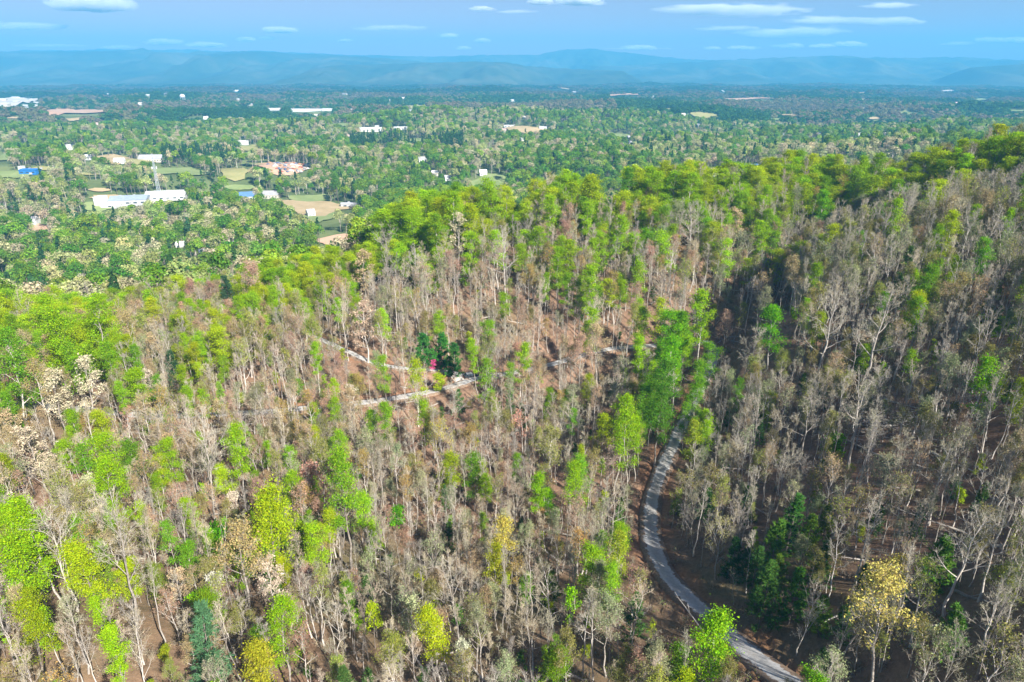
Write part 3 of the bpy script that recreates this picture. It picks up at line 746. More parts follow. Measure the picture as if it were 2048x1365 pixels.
CREST = np.array([(-200,650),(0,640),(90,650),(200,660),(300,640),(400,620),(560,545),(700,492),(850,450),(960,402),(1100,378),(1250,378),(1400,382),(1600,378),(1800,360),(2048,312),(2300,280)], float)
ROADX = np.array([(690,1420),(780,1400),(845,1368),(895,1344),(945,1322),(995,1306),(1050,1300),(1110,1312),(1165,1345),(1225,1410),(1308,1500),(1375,1590),(1440,1700)], float)
VIS = [([(1372,855),(1345,900),(1320,960),(1300,1020),(1292,1090),(1312,1140),(1345,1185),(1395,1230)], 21),
       ([(1395,1235),(1470,1295),(1545,1350)], 12), ([(1286,980),(1278,1020)], 10), ([(1395,1170),(1340,1060)], 5),
       ([(868,741),(905,746),(945,757)], 14), ([(690,704),(740,724)], 3), ([(775,799),(885,782)], 4), ([(1215,699),(1300,691)], 6), ([(1098,727),(1106,723)], 10)]
segs = []
for pl, w in VIS:
    for a, b in zip(pl[:-1], pl[1:]): segs.append((np.array(a, float), np.array(b, float), w))
FIELDCLEAR = [(p, r_) for p, r_ in field_polys]
BUILD_CLEAR = []      # (x, y, half width px, half height px, distance): photo spots where buildings show

def pip(x, y, poly):
    ins = np.zeros(x.shape, bool); n = len(poly)
    for a in range(n):
        x1, y1 = poly[a]; x2, y2 = poly[(a + 1) % n]
        c = ((y1 > y) != (y2 > y)) & (x < (x2 - x1) * (y - y1) / (y2 - y1 + 1e-9) + x1); ins ^= c
    return ins

def blocked(P, H, W, near):
    """True where a tree would stand on or hide a road, field or building that the photo shows"""
    r_ = np.hypot(P[:, 0], P[:, 1]); bad = np.zeros(len(P), bool)
    for f in (0.0, .25, .5, .75, 1.0):
        Q = P + np.array([0, 0, 1.0]) * (H * f)[:, None]; x, y = project(Q)
        hw = (W * .42 * (1 if f > .4 else .1)) / np.maximum(r_, 1) * FPX
        if near:
            for a, b, w in segs:
                ab = b - a; t = np.clip(((x - a[0]) * ab[0] + (y - a[1]) * ab[1]) / (ab @ ab), 0, 1)
                bad |= np.hypot(x - a[0] - t * ab[0], y - a[1] - t * ab[1]) < w * .8 + hw * (.55)
        for poly, rr in FIELDCLEAR:
            bb = poly.min(0) - 15, poly.max(0) + 15
            m = (x > bb[0][0]) & (x < bb[1][0]) & (y > bb[0][1]) & (y < bb[1][1]) & (r_ < rr * 1.12)
            if m.any():
                k = np.nonzero(m)[0]
                for sx in (-.5, 0, .5): bad[k] |= pip(x[k] + hw[k] * sx, y[k] + (hw[k] * .3 if f > .4 else 0), poly)
        for bx, by, hwx, hhy, bd in BUILD_CLEAR:
            bad |= (np.abs(x - bx) < hwx + hw * .6) & (np.abs(y - by) < hhy + hw * .25) & (r_ < bd + 14)
    return bad

# ------------------------------------------------------------------ valley buildings: measured first, so that no tree hides them
BUILDINGS = []
def bspot(x, y, wpx, dm, h, kind, wall, roof, rot, label, group=None, lift=True):
    p = hit(x, y, ground_h, tmax=15000)
    if p is None: return
    d = float(np.linalg.norm(p - np.array([0, 0, ZC])))
    w = wpx * d / FPX
    BUILDINGS.append((p, w, dm, h, kind, wall, roof, rot, label, group, d))
    BUILD_CLEAR.append((x, y - .5 * h * FPX / d, wpx * .5, max(.5 * h * FPX / d, 1.5) + 1.0, d))
W_, CR_, GY_, BR_ = 'white', 'cream', 'grey', 'brick'
bspot(204,412,15,10,9.5,'tank',W_,W_,0,'white box-shaped tank building at the left end of the factory')
bspot(262,408,58,26,6,'hall',GY_,'bluegrey',.28,'long blue-grey roofed hall of the factory')
bspot(335,397,64,30,5,'hall',W_,'palegrey',.28,'white roofed hall at the right end of the factory')
bspot(232,415,24,10,4,'hall',W_,W_,.1,'low white shed between the tank and the blue-grey hall')
bspot(612,224,60,26,7,'hall',W_,W_,-.05,'large white warehouse far across the valley')
bspot(655,222,18,16,6,'hall',W_,W_,-.05,'small white warehouse right of the large one')
bspot(548,221,26,14,6,'hall',W_,W_,.05,'narrow white warehouse left of the large one')
bspot(743,263,44,18,6,'hall',W_,W_,.12,'white shed left of the long pale one in mid valley')
bspot(802,260,26,12,5,'hall',W_,W_,.08,'long pale shed beside a white one in mid valley')
bspot(62,348,26,12,5,'hall','blue','blue',.05,'bright blue building at the left edge of the valley')
bspot(46,347,6,6,8,'tank',W_,W_,0,'white silo standing beside the bright blue building')
bspot(304,324,38,12,4.5,'house',CR_,'greyroof',.1,'long house with grey roof beside the dry field')
bspot(240,327,16,8,3.5,'house',W_,W_,.2,'low white barn on the dry field')
bspot(178,320,10,7,4,'house',W_,W_,0,'white house at the left of the dry field')
bspot(496,401,26,11,5,'house',W_,'blueroof',.3,'white house with dark blue roof by the green pasture')
bspot(540,396,34,10,4,'house',CR_,'greyroof',0,'long low house behind the dry pasture')
bspot(700,414,32,9,4,'hall',GY_,GY_,.1,'long grey shed at the right of the dry pasture')
bspot(622,433,14,9,4.5,'house',W_,GY_,.5,'pale barn in front of the dry pasture')
bspot(966,351,14,8,4,'house',W_,W_,.2,'white house at the top of the small green pasture')
bspot(1424,352,28,10,5,'house',W_,'pinkroof',.05,'white building with pinkish roof behind the crest')
bspot(1498,346,32,12,5,'house',W_,'blueroof',.1,'pale house with blue roof behind the crest')
bspot(1018,255,18,8,4,'hall',W_,W_,0,'long white shed on the left of the far tan field')
bspot(1086,260,14,8,4,'house',W_,GY_,0,'white house on the right of the far tan field')
bspot(140,299,18,9,4,'house',W_,W_,.2,'white house amid trees left of the mast')
bspot(52,294,20,9,4,'hall',CR_,W_,.1,'long pale building at the left edge, mid valley')
bspot(487,290,18,9,4,'house',W_,W_,.2,'white house above the yellow meadow')
bspot(405,512,9,8,4,'house','bluegrey','bluegrey',.5,'blue-grey cabin hidden in the near valley trees')
bspot(362,494,16,6,2.5,'house',W_,W_,.3,'low white shed among green trees of the near valley')
bspot(68,448,12,9,4.5,'house',W_,GY_,.2,'white house above the orange earth patch')
bspot(895,361,12,7,3.5,'house',W_,GY_,.4,'small grey-roofed house left of the green pasture')
bspot(845,324,14,8,4,'house',W_,'greyroof',.2,'white house among trees left of the crest')
bspot(870,352,12,7,4,'house',CR_,W_,.2,'cream house among trees near the crest')
_names = ['in the far town at the left', 'scattered in the far valley at the left', 'scattered in the far valley in the middle', 'scattered in the far valley at the right']
rb = np.random.default_rng(3)
for k in range(17):
    x, y = rb.uniform(-5, 92), rb.uniform(196, 216)
    bspot(x, y, rb.uniform(5, 13) * (1 - max(0, x - 50) / 90), 20, rb.uniform(4, 7), 'hall', [W_, CR_, 'grey'][k % 3], [W_, CR_, W_, GY_][k % 4], rb.uniform(-.3, .3), None, 'pale buildings ' + _names[0])
for k in range(38):
    x = rb.uniform(5, 2040); y = rb.uniform(196, 300) if k % 4 else rb.uniform(178, 205)
    if x > 1350: y = min(y, 272)
    g_ = _names[1] if x < 680 else _names[2] if x < 1300 else _names[3]
    bspot(x, y, rb.uniform(4, 8.5) * (1 if y > 215 else 1.3), rb.uniform(8, 13), rb.uniform(2.8, 4.2), 'house', [W_, CR_, W_][k % 3], [W_, GY_, W_, CR_, 'greyroof', 'pinkroof'][k % 6], rb.uniform(-.6, .6), None, 'small pale houses ' + g_)


# ------------------------------------------------------------------ landmark trees picked out one by one in the photo
LM = []
def lm(x, y, w, kind, var, col, label, zf=None, stretch=1.0): LM.append((x, y, w, kind, var, col, label, zf, stretch))
G1, G2, G3, G4 = (.30, .50, .012), (.18, .38, .02), (.40, .52, .014), (.23, .43, .018)
TAN, CRM, OLV, YEL, PNK, OCH = (.50, .39, .22), (.62, .56, .38), (.29, .30, .08), (.58, .50, .10), (.56, .30, .22), (.43, .34, .14)
GR, WH = (.34, .29, .23), (.45, .40, .34)
for a in [
 # bright green trees, left
 (277,780,46,'leafy_tree',3,G1,'round bright green tree alone beside the pale end of the lower road'),
 (407,808,30,'leafy_tree',5,G1,'narrow bright green tree in front of the orange bank at left'),
 (472,905,54,'leafy_tree',2,G1,'round green crown on a tall pale trunk, alone in grey wood'),
 (133,918,40,'leafy_tree',3,G1,'small yellow-green tree between the tan crowns at the left'),
 (172,938,46,'leafy_tree',5,G2,'dull green tree just right of a small yellow-green one'),
 (224,928,64,'leafy_tree',1,G1,'upper of two large green trees on one pale leaning trunk'),
 (226,985,62,'leafy_tree',0,G1,'lower of two large green trees on one pale leaning trunk'),
 (316,945,44,'leafy_tree',3,G3,'left half of a pair of bright green crowns, dark gap behind'),
 (352,922,48,'leafy_tree',1,G1,'right half of a pair of bright green crowns, dark gap behind'),
 (628,840,38,'leafy_tree',3,G1,'bright green tree hiding the lower road at its left bend'),
 (668,828,36,'leafy_tree',5,G1,'green tree beside the lower road, right of a brighter one'),
 (215,868,50,'leafy_tree',3,G3,'spreading bright green tree leaning over bare pink trees'),
 (540,1052,112,'leafy_tree',4,G3,'biggest yellow-green tree, broad and round, left of centre'),
 (576,990,48,'leafy_tree',0,G1,'green tree rising behind the biggest yellow-green tree'),
 (688,990,84,'leafy_tree',0,G4,'large loose green tree near the middle with white limbs'),
 (228,728,40,'leafy_tree',2,G4,'pointed dark green tree at the foot of the green clump'),
 (92,655,62,'leafy_tree',1,G1,'leftmost big crown of the bright green clump above the valley'),
 (142,690,78,'leafy_tree',4,G1,'largest crown of the bright green clump above the valley'),
 (196,655,62,'leafy_tree',0,G1,'right crown of the bright green clump above the valley'),
 (155,735,48,'leafy_tree',5,G4,'green tree below the largest crown of the left clump'),
 (20,735,66,'leafy_tree',0,G2,'deep green tree cut by the left edge of the picture'),
 (28,830,36,'leafy_tree',2,G2,'narrow green tree in front of cream crowns at left edge'),
 (88,1062,64,'leafy_tree',2,G1,'cone-shaped bright green tree beside a purplish fan-shaped bare tree'),
 (52,1150,92,'leafy_tree',4,G1,'broad bright green tree at the left edge under the cone'),
 (22,1070,60,'leafy_tree',3,G1,'bright green tree at the left edge above a broad one'),
 (176,1152,82,'leafy_tree',4,G3,'broad yellow-green tree with flat top in the lower left'),
 (255,1168,52,'leafy_tree',3,G3,'round yellow-green tree right of the broad flat-topped one'),
 (322,1165,44,'leafy_tree',3,(.22,.30,.03),'small olive green round tree near the lower left'),
 (385,1220,36,'young_tree',1,(.24,.52,.01),'vivid lime green slim tree left of the olive crown'),
 (214,1222,46,'leafy_tree',5,G1,'bright green tree just above the bottom left bare trees'),
 (104,1258,42,'leafy_tree',5,G1,'slim light green tree in the lower left corner'),
 (378,1132,54,'leafy_tree',3,G2,'dome of dark green leaves behind the olive round tree'),
 (434,1072,48,'young_tree',2,(.17,.46,.01),'low spreading bright green tree left of the biggest one'),
 # bright green trees, middle
 (962,762,48,'leafy_tree',5,G4,'bright green tree in front of the parked car'),
 (1042,735,42,'leafy_tree',2,G1,'bright green tree right of the parked car beside the road'),
 (832,760,46,'leafy_tree',5,G3,'yellow-green tree below the pink redbud'),
 (880,768,36,'young_tree',2,G3,'round yellow-green bush beside the driveway fork'),
 (775,842,44,'leafy_tree',2,G4,'slim green tree below the lower road with white trunk'),
 (845,838,40,'leafy_tree',5,G1,'thin leafy green tree below the lower road near centre'),
 (742,850,40,'leafy_tree',5,G4,'loose green tree below the lower road at its middle'),
 (1100,1012,44,'leafy_tree',3,(.19,.47,.01),'vivid green round tree alone in the grey wood left of road'),
 (1166,975,54,'leafy_tree',0,G1,'tall green tree with pale trunks left of the gravel road'),
 (1204,872,48,'leafy_tree',3,G3,'green topped tree left of the tall pointed ones'),
 (1236,852,58,'leafy_tree',2,G1,'left one of two tall pointed green trees near the road'),
 (1262,885,60,'leafy_tree',0,G1,'right one of two tall pointed green trees near the road'),
 (1008,1090,64,'leafy_tree',5,YEL,'tall lemon yellow tree in the grey wood at bottom centre'),
 (988,1140,52,'leafy_tree',5,(.40,.44,.02),'lower yellow-green tree beneath the lemon yellow one'),
 (745,1240,40,'young_tree',1,G3,'small yellow-green sapling at bottom centre left'),
 (1150,1208,42,'young_tree',1,(.25,.52,.01),'vivid lime sapling alone among pinkish bare trees'),
 (1430,1305,104,'leafy_tree',3,(.26,.50,.012),'vivid lime green tree overhanging the lowest stretch of road'),
 (1240,1118,58,'leafy_tree',5,(.36,.44,.03),'yellow-green crown hiding the road bend at its left side'),
 (790,1040,42,'young_tree',2,(.15,.42,.015),'low spreading bright green bush in the middle wood'),
 # hollow
 (1345,682,86,'leafy_tree',1,(.19,.46,.010),'brightest green tree at the head of the shady hollow'),
 (1328,728,60,'leafy_tree',0,(.17,.44,.012),'bright green tree just below the brightest one in the hollow'),
 (1410,640,58,'leafy_tree',2,G1,'green tree at the hollow edge against the dark slope'),
 (1280,658,48,'leafy_tree',3,G1,'dark-trunked green tree above the upper road'),
 (1320,640,44,'leafy_tree',5,G3,'thin yellowish green tree behind the hollow'),
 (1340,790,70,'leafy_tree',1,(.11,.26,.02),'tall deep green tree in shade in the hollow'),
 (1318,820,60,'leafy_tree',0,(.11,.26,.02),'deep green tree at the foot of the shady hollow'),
 # spur slope
 (1180,580,50,'leafy_tree',2,G1,'tall green tree on the brown slope, right of a smaller one'),
 (1113,556,36,'leafy_tree',3,G4,'oval dark green tree on the brown slope'),
 (1012,615,34,'leafy_tree',3,G1,'small green tree low on the brown slope below the white tree'),
 (926,555,30,'young_tree',0,(.24,.47,.01),'small vivid green tree high on the brown slope at left'),
 (1276,562,40,'leafy_tree',5,G1,'slim green tree at the right end of the brown slope'),
 (1240,472,50,'leafy_tree',2,G1,'green tree standing below the crest near its middle'),
 (1190,660,46,'leafy_tree',5,G1,'loose green tree at the foot of the brown slope'),
 # crest
 (822,470,92,'leafy_tree',4,G1,'broad green crown at the left end of the crest'),
 (768,478,44,'leafy_tree',3,G1,'smaller green tree at the left tip of the crest'),
 (895,430,66,'leafy_tree',0,G1,'tall green crest tree behind the pale blossoming one'),
 (985,405,92,'leafy_tree',4,G1,'broad dense green tree on the crest left of its peak'),
 (1040,382,84,'leafy_tree',1,G1,'highest dense green tree on the left part of the crest'),
 (1108,432,50,'leafy_tree',2,G1,'slender green tree just under the crest'),
 (1216,372,84,'leafy_tree',1,G1,'large green crown on the middle of the crest'),
 (1264,378,62,'leafy_tree',0,(.13,.30,.03),'duller green crown on the crest beside the large one'),
 (1322,388,72,'leafy_tree',1,G1,'green crest tree above the grey spreading tree'),
 (1382,390,62,'leafy_tree',0,G1,'green crest tree above two tan trees'),
 (1650,420,40,'leafy_tree',2,(.19,.44,.01),'vivid slim green tree near the crest at right'),
 (1802,448,44,'leafy_tree',5,G1,'lone bright green tree on the right-hand crest slope'),
 (1532,482,46,'leafy_tree',2,G1,'green tree below the crest left of the dark hollow'),
 (1908,470,38,'leafy_tree',2,G3,'tall narrow yellow-green tree on the right-hand slope'),
 # right slope
 (1546,665,58,'leafy_tree',3,(.17,.46,.01),'bright green tree at the near edge of the dark hollow'),
 (1826,735,34,'leafy_tree',5,G1,'thin bright green tree in the grey right-hand slope'),
 (1962,770,54,'leafy_tree',5,(.22,.46,.012),'ragged bright green tree near the right edge'),
 (2035,805,48,'leafy_tree',3,G3,'bright green tree cut by the right edge'),
 (1668,895,56,'young_tree',2,(.20,.44,.01),'low flat-branched bright green tree beside the tall pale trunk'),
 (1388,880,46,'leafy_tree',5,(.33,.42,.03),'yellow-green tree overhanging the road from its right side'),
 (1392,800,44,'leafy_tree',0,G2,'deep green tree closing off the upper end of the visible road'),
 (1372,838,34,'leafy_tree',5,G2,'slim green tree where the visible road begins'),
 (1412,812,48,'bare_tree',5,GR,'bare brownish tree leaning over the start of the visible road'),
 (1418,735,50,'leafy_tree',1,G2,'shaded deep green tree where the road turns in the hollow'),
 (1385,765,46,'leafy_tree',0,G2,'deep green tree under the brightest one, at the dark bend'),
 # evergreens
 (845,703,54,'pine_tree',3,(.05,.19,.03),'dark glossy evergreen at the left of the grove by the driveway'),
 (882,702,50,'pine_tree',3,(.055,.22,.03),'dark glossy evergreen in the middle of the grove by the driveway'),
 (908,722,42,'pine_tree',3,(.05,.17,.03),'dark evergreen at the right of the grove by the driveway'),
 (410,1310,88,'pine_tree',1,(.09,.21,.09),'large blue-green spruce at the bottom edge'),
 (352,742,40,'pine_tree',2,(.045,.10,.04),'dark conifer in the tan wood at left'),
 (462,600,46,'pine_tree',1,(.05,.11,.05),'dark conifer near the crest at the left'),
 (1582,1040,60,'pine_tree',1,(.07,.20,.03),'dark evergreen in the group right of the road, uppermost'),
 (1548,1100,66,'pine_tree',2,(.13,.27,.03),'sunlit evergreen right of the road in the evergreen group'),
 (1612,1075,54,'pine_tree',2,(.17,.30,.03),'yellowish evergreen at the right of the evergreen group'),
 (1530,1180,72,'pine_tree',1,(.09,.20,.035),'tall evergreen just above the lowest road'),
 (1588,1190,60,'pine_tree',2,(.10,.24,.03),'fresh green conifer above the lowest road, right of a taller one'),
 (1465,1120,48,'pine_tree',2,(.05,.13,.03),'dark evergreen close above the right verge of the road'),
 (1880,1130,60,'pine_tree',3,(.12,.26,.03),'low spreading evergreen beneath a bare silvery tree at right'),
 (1905,1260,56,'pine_tree',2,(.10,.23,.03),'upright evergreen at the lower right between yellow and bare trees'),
 # yellow, tan and pale trees
 (1780,1235,114,'budding_tree',4,(.52, .45, .12),'large golden yellow budding tree with white limbs, lower right'),
 (1775,1160,56,'budding_tree',4,(.52,.44,.06),'golden top rising above the large yellow budding tree'),
 (522,1340,82,'leafy_tree',3,(.46,.46,.03),'golden yellow-green tree at the bottom edge, left of centre'),
 (915,470,50,'flowering_tree',0,CRM,'cream blossoming tree in front of the green crest'),
 (722,545,66,'flowering_tree',1,TAN,'tan feathery tree at the left end of the spur'),
 (110,805,66,'flowering_tree',1,CRM,'cream dome-shaped tree at left, nearer of two'),
 (172,775,60,'flowering_tree',0,CRM,'cream dome-shaped tree at left, farther of two'),
 (28,868,54,'flowering_tree',1,TAN,'tan dome-shaped tree at the left edge'),
 (78,910,72,'flowering_tree',1,(.55,.47,.33),'wide tan tree above the bright green left edge trees'),
 (178,985,42,'flowering_tree',0,(.60,.60,.36),'whitish tree beside the two large green trees at left'),
 (822,1245,62,'flowering_tree',0,(.50,.54,.28),'pale green-white blossoming tree at the bottom centre'),
 (538,1170,72,'flowering_tree',1,(.66,.54,.42),'tree with dry beige leaves at lower left centre'),
 (930,1335,60,'flowering_tree',1,(.60,.62,.44),'whitish blossoming tree at the bottom edge, centre'),
 (730,655,72,'flowering_tree',1,(.56,.42,.30),'feathery pale tan tree above the driveway'),
 (75,775,56,'budding_tree',4,OCH,'round-topped ochre tree with pale trunk at left'),
 (485,1130,110,'budding_tree',5,OCH,'wide ochre budding tree above the bottom left bare trees'),
 (265,665,52,'budding_tree',4,OCH,'orange-tan tree right of the bright green left clump'),
 (1205,690,58,'budding_tree',4,TAN,'tan feathery tree at the foot of the brown slope'),
 (1475,455,58,'flowering_tree',1,TAN,'tan blossoming tree below the crest, right of a grey one'),
 (640,930,64,'budding_tree',5,OLV,'dense olive tree in the middle of the left wood'),
 (880,900,66,'budding_tree',3,(.46,.42,.08),'yellowish budding tree with white trunk near the middle'),
 (1100,905,84,'budding_tree',5,OLV,'wide olive budding tree near the middle'),
 # pink and red
 (1048,862,40,'budding_tree',6,PNK,'salmon pink budding tree in the middle of the grey wood'),
 (630,975,50,'budding_tree',6,PNK,'salmon pink low tree left of the large loose green one'),
 (362,1020,52,'budding_tree',3,(.48,.29,.21),'brownish pink tree left of the biggest yellow-green tree'),
 (1160,715,64,'budding_tree',5,(.50,.33,.23),'pinkish budding tree in front of the upper road'),
 (508,565,56,'budding_tree',4,(.52,.33,.24),'reddish feathery tree near the crest at the left'),
 (1215,945,56,'budding_tree',3,(.47,.33,.28),'dusky pink tree close left of the road'),
 (990,540,58,'budding_tree',3,(.48,.34,.27),'dusky pink low tree beneath the white slope tree'),
 # bare trees
 (1012,500,84,'bare_tree',4,WH,'tall white-limbed bare tree on the brown slope'),
 (415,935,100,'bare_tree',5,GR,'fan-shaped bare tree left of the biggest yellow-green tree'),
 (118,1100,96,'bare_tree',5,(.36,.27,.24),'purplish fan-shaped bare tree beside the green cone'),
 (232,1085,116,'bare_tree',6,GR,'largest fan-shaped bare tree in the lower left'),
 (915,1180,104,'bare_tree',3,WH,'spreading bare tree with curved white limbs, bottom centre'),
 (905,800,64,'bare_tree',3,WH,'bare tree with twisted white limbs below the lower road'),
 (1384,450,78,'bare_tree',4,(.44,.37,.28),'grey spreading tree below the crest near the middle'),
 (1478,715,66,'bare_tree',6,(.42,.39,.26),'pale fan-shaped bare tree at the near edge of the hollow'),
 (1655,650,104,'bare_tree',3,(.38,.34,.22),'broadest bare tree high on the right-hand slope'),
 (1755,640,104,'bare_tree',4,(.36,.33,.21),'broad bare tree right of the broadest one'),
 (1725,800,96,'bare_tree',3,WH,'tall bare tree with white trunk beside the brush pile'),
 (1620,820,72,'bare_tree',4,GR,'grey bare tree left of the white trunk and brush pile'),
 (1930,1090,100,'bare_tree',3,(.40,.37,.34),'silvery bare tree forking low at the right edge'),
 (1740,1040,72,'bare_tree',4,WH,'white bare tree with level limbs right of the evergreens'),
 (1995,1230,90,'bare_tree',3,(.44,.40,.30),'pale bare tree at the lower right edge'),
 (1440,1090,64,'budding_tree',3,(.36,.34,.13),'olive fan-shaped tree on the right verge of the road'),
 (1300,760,56,'bare_tree',6,(.40,.32,.24),'brownish fan-shaped tree left of the shady hollow'),
 (770,510,58,'bare_tree',5,(.30,.25,.20),'dark round-topped bare tree at the left of the spur'),
 ]: lm(*a)


def place_landmark(x, y, wpx, kind, var, stretch):
    f = FORMS[kind][var]; s = 1.0
    for _ in range(6):
        p = hit(x, y, ground_h, lift=f['zc'] * s * stretch)
        d = float(np.linalg.norm(p - np.array([0, 0, ZC]))); s = np.clip(wpx * d / FPX / f['W'], .3, 1.5)
    sz = np.clip(s, .58 if kind not in ('young_tree', 'pine_tree') else .3, 1.25) * stretch
    for _ in range(3): p = hit(x, y, ground_h, lift=f['zc'] * sz)
    return p, s, sz

TREES = []   # (base, kind, variant, rot, scale xy, scale z, tint, twig tint, colour name, label or None)
for x, y, w, kind, var, col, label, zf, st in LM:
    p, s, sz = place_landmark(x, y, w, kind, var, st)
    p = p - np.array([0, 0, FORMS[kind][var]['zc'] * sz]); p[2] = float(ground_h(p[0:1], p[1:2])[0])
    base = TINT[kind][0][1] if col is None else col
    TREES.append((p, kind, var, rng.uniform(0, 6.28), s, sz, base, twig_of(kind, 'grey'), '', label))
LMP = np.array([t[0][:2] for t in TREES]); LMW = np.array([t[4] * FORMS[t[1]][t[2]]['W'] for t in TREES])

def edge_of(X, Y): return 254 + 116 * sstep(-14, -4, np.degrees(np.arctan2(X, Y)))
def near_scatter():
    cell = 2.75; xs = np.arange(-300, 300, cell); ys = np.arange(20, 372, cell)
    X, Y = np.meshgrid(xs, ys); X = X.ravel(); Y = Y.ravel()
    X = X + rng.uniform(-.5, .5, len(X)) * cell * .95; Y = Y + rng.uniform(-.5, .5, len(X)) * cell * .95
    r_ = np.hypot(X, Y); a = np.abs(np.degrees(np.arctan2(X, Y)))
    k = (r_ > 46) & (r_ < edge_of(X, Y) + 3) & (a < 47); X, Y = X[k], Y[k]
    d, _ = road_near(X, Y); k = d > np.where(Y > 150, 1.0, 1.8); X, Y, d = X[k], Y[k], d[k]
    Z = ground_h(X, Y); P = np.column_stack([X, Y, Z])
    u = rng.random(len(P)); v = rng.random(len(P)); c = rng.random(len(P))
    cx, cyy = project(P + np.array([0, 0, 14.0])); bx, by = project(P)
    cr = np.interp(cx, CREST[:, 0], CREST[:, 1]); rx = np.interp(cyy, ROADX[:, 0], ROADX[:, 1])
    n2 = waves(WK3, X, Y); n1 = waves(WK2, X, Y)
    keep = np.ones(len(P), bool); out = []
    for i in range(len(P)):
        x, y = cx[i], cyy[i]; dc = y - cr[i]
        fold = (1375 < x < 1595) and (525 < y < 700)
        rightside = (x > rx[i] and y > 690) or (y <= 690 and x > 1440 + (690 - y) * .95)
        dens = 1.0
        if dc < 55 and x > 480:                 # crest of the spur
            leaf = (.80 if dc < 30 else .6) if x < 1660 else .38; wts = dict(l=leaf, b=.5 * (1 - leaf), d=.5 * (1 - leaf), p=0, y=0, f=.0)
            dens = .8
        elif dc < 60 and x <= 480 and y < 770:   # crest at the left
            wts = dict(l=.5, b=.2, d=.27, p=.01, y=.02, f=.0) if x < 260 else dict(l=.14, b=.3, d=.52, p=.02, y=.02, f=.0)
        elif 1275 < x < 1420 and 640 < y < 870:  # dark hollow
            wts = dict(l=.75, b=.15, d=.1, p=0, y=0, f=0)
        elif not rightside and y < 700 and x > 640:   # spur face, ground showing through
            wts = dict(l=.10, b=.58, d=.26, p=.0, y=.06, f=.0); dens = .62
        elif rightside:
            pn = .04
            if 1380 < x < 1800 and y > 990: pn = .30
            wts = dict(l=.012 if y > 700 else .05, b=.52, d=.38, p=pn, y=.05, f=0.0); dens = .97
        elif x < 640 and y < 840:
            wts = dict(l=.09, b=.36, d=.48, p=.02, y=.04, f=.01); dens = .85
        elif x < 700:
            wts = dict(l=.11 + .1 * max(0, n2[i]), b=.46, d=.34, p=.01, y=.06, f=.02); dens = .95
        else:
            wts = dict(l=.045, b=.58, d=.27, p=.025, y=.07, f=.005); dens = .92
        if fold: dens = .15
        if u[i] > dens: keep[i] = False; continue
        ks = list(wts); pr = np.cumsum([wts[k_] for k_ in ks]); kk = ks[min(int(np.searchsorted(pr, v[i] * pr[-1])), 5)]
        kind = dict(l='leafy_tree', b='bare_tree', d='budding_tree', p='pine_tree', y='young_tree', f='flowering_tree')[kk]
        # colour by place: pinkish and tan at the left, cool grey at the right
        if fold and kind == 'bare_tree': ci = 3  # fold's shade put into the colour: bare trees there take the darkest tint
        elif kind == 'bare_tree': ci = [0, 3, 4, 0, 2][int(c[i] * 5)] if rightside else [1, 2, 0, 1, 4, 2, 3][int(c[i] * 7)]
        elif kind == 'budding_tree':
            if rightside: ci = [0, 5, 1, 0, 5, 2][int(c[i] * 6)]
            elif x < 700 and y < 760: ci = [1, 2, 2, 0, 5, 2, 4, 1][int(c[i] * 8)]
            elif x < 700: ci = [1, 0, 3, 1, 2, 5, 4, 2][int(c[i] * 8)]
            else: ci = [0, 1, 5, 0, 2, 4, 3, 5][int(c[i] * 8)]
        elif kind == 'leafy_tree' and dc < 60 and y < 700: ci = [0, 2, 0, 2, 3, 2][int(c[i] * 6)]
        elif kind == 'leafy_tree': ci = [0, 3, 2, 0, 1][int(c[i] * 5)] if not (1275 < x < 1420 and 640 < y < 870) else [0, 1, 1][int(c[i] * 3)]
        elif kind == 'pine_tree': ci = [0, 2, 0][int(c[i] * 3)]
        else: ci = int(c[i] * len(TINT[kind]))
        out.append((i, kind, ci))
    idx = np.array([o[0] for o in out]); P = P[idx]
    nf = [len(FORMS[o[1]]) for o in out]; var = np.array([rng.integers(0, n) for n in nf])
    sz = rng.uniform(.78, 1.16, len(P)); sap = rng.random(len(P)) < .24
    kinds = [o[1] for o in out]
    pr0 = np.hypot(P[:, 0], P[:, 1]); sz = sz * np.interp(pr0, [100, 160, 225, 280], [.63, .74, .96, 1.08]); sz = np.where(P[:, 0] < -50, sz * np.interp(pr0, [190, 230], [1, .78]), sz)
    sxy = sz * rng.uniform(.82, 1.12, len(P))
    for q in range(len(P)):
        if kinds[q] in ('bare_tree', 'budding_tree') and sap[q]: sz[q] *= .6; sxy[q] *= .52
        if kinds[q] == 'pine_tree': sz[q] *= .75; sxy[q] *= .85
        if kinds[q] in ('bare_tree', 'budding_tree'): sxy[q] *= .95
        if kinds[q] == 'leafy_tree' and pr0[q] > 215: sxy[q] *= 1.35
    W = np.array([FORMS[k_][v_]['W'] for k_, v_ in zip(kinds, var)]) * sxy; H = np.array([FORMS[k_][v_]['H'] for k_, v_ in zip(kinds, var)]) * sz
    bad = blocked(P, H, W, True)
    # leave room round the landmark trees, and do not stand straight in front of them
    d2 = np.sqrt(((P[:, None, :2] - LMP[None]) ** 2).sum(-1)); bad |= (d2 < LMW[None] * .38 + .6).any(1)
    tx, ty = project(P + np.array([0, 0, .72]) * H[:, None]); pr_ = np.hypot(P[:, 0], P[:, 1])
    for (x, y, w, kind, *_), lp in zip(LM, LMP):
        ld = math.hypot(*lp); bad |= (np.abs(tx - x) < w * .42) & (np.abs(ty - y) < w * .5) & (pr_ < ld)
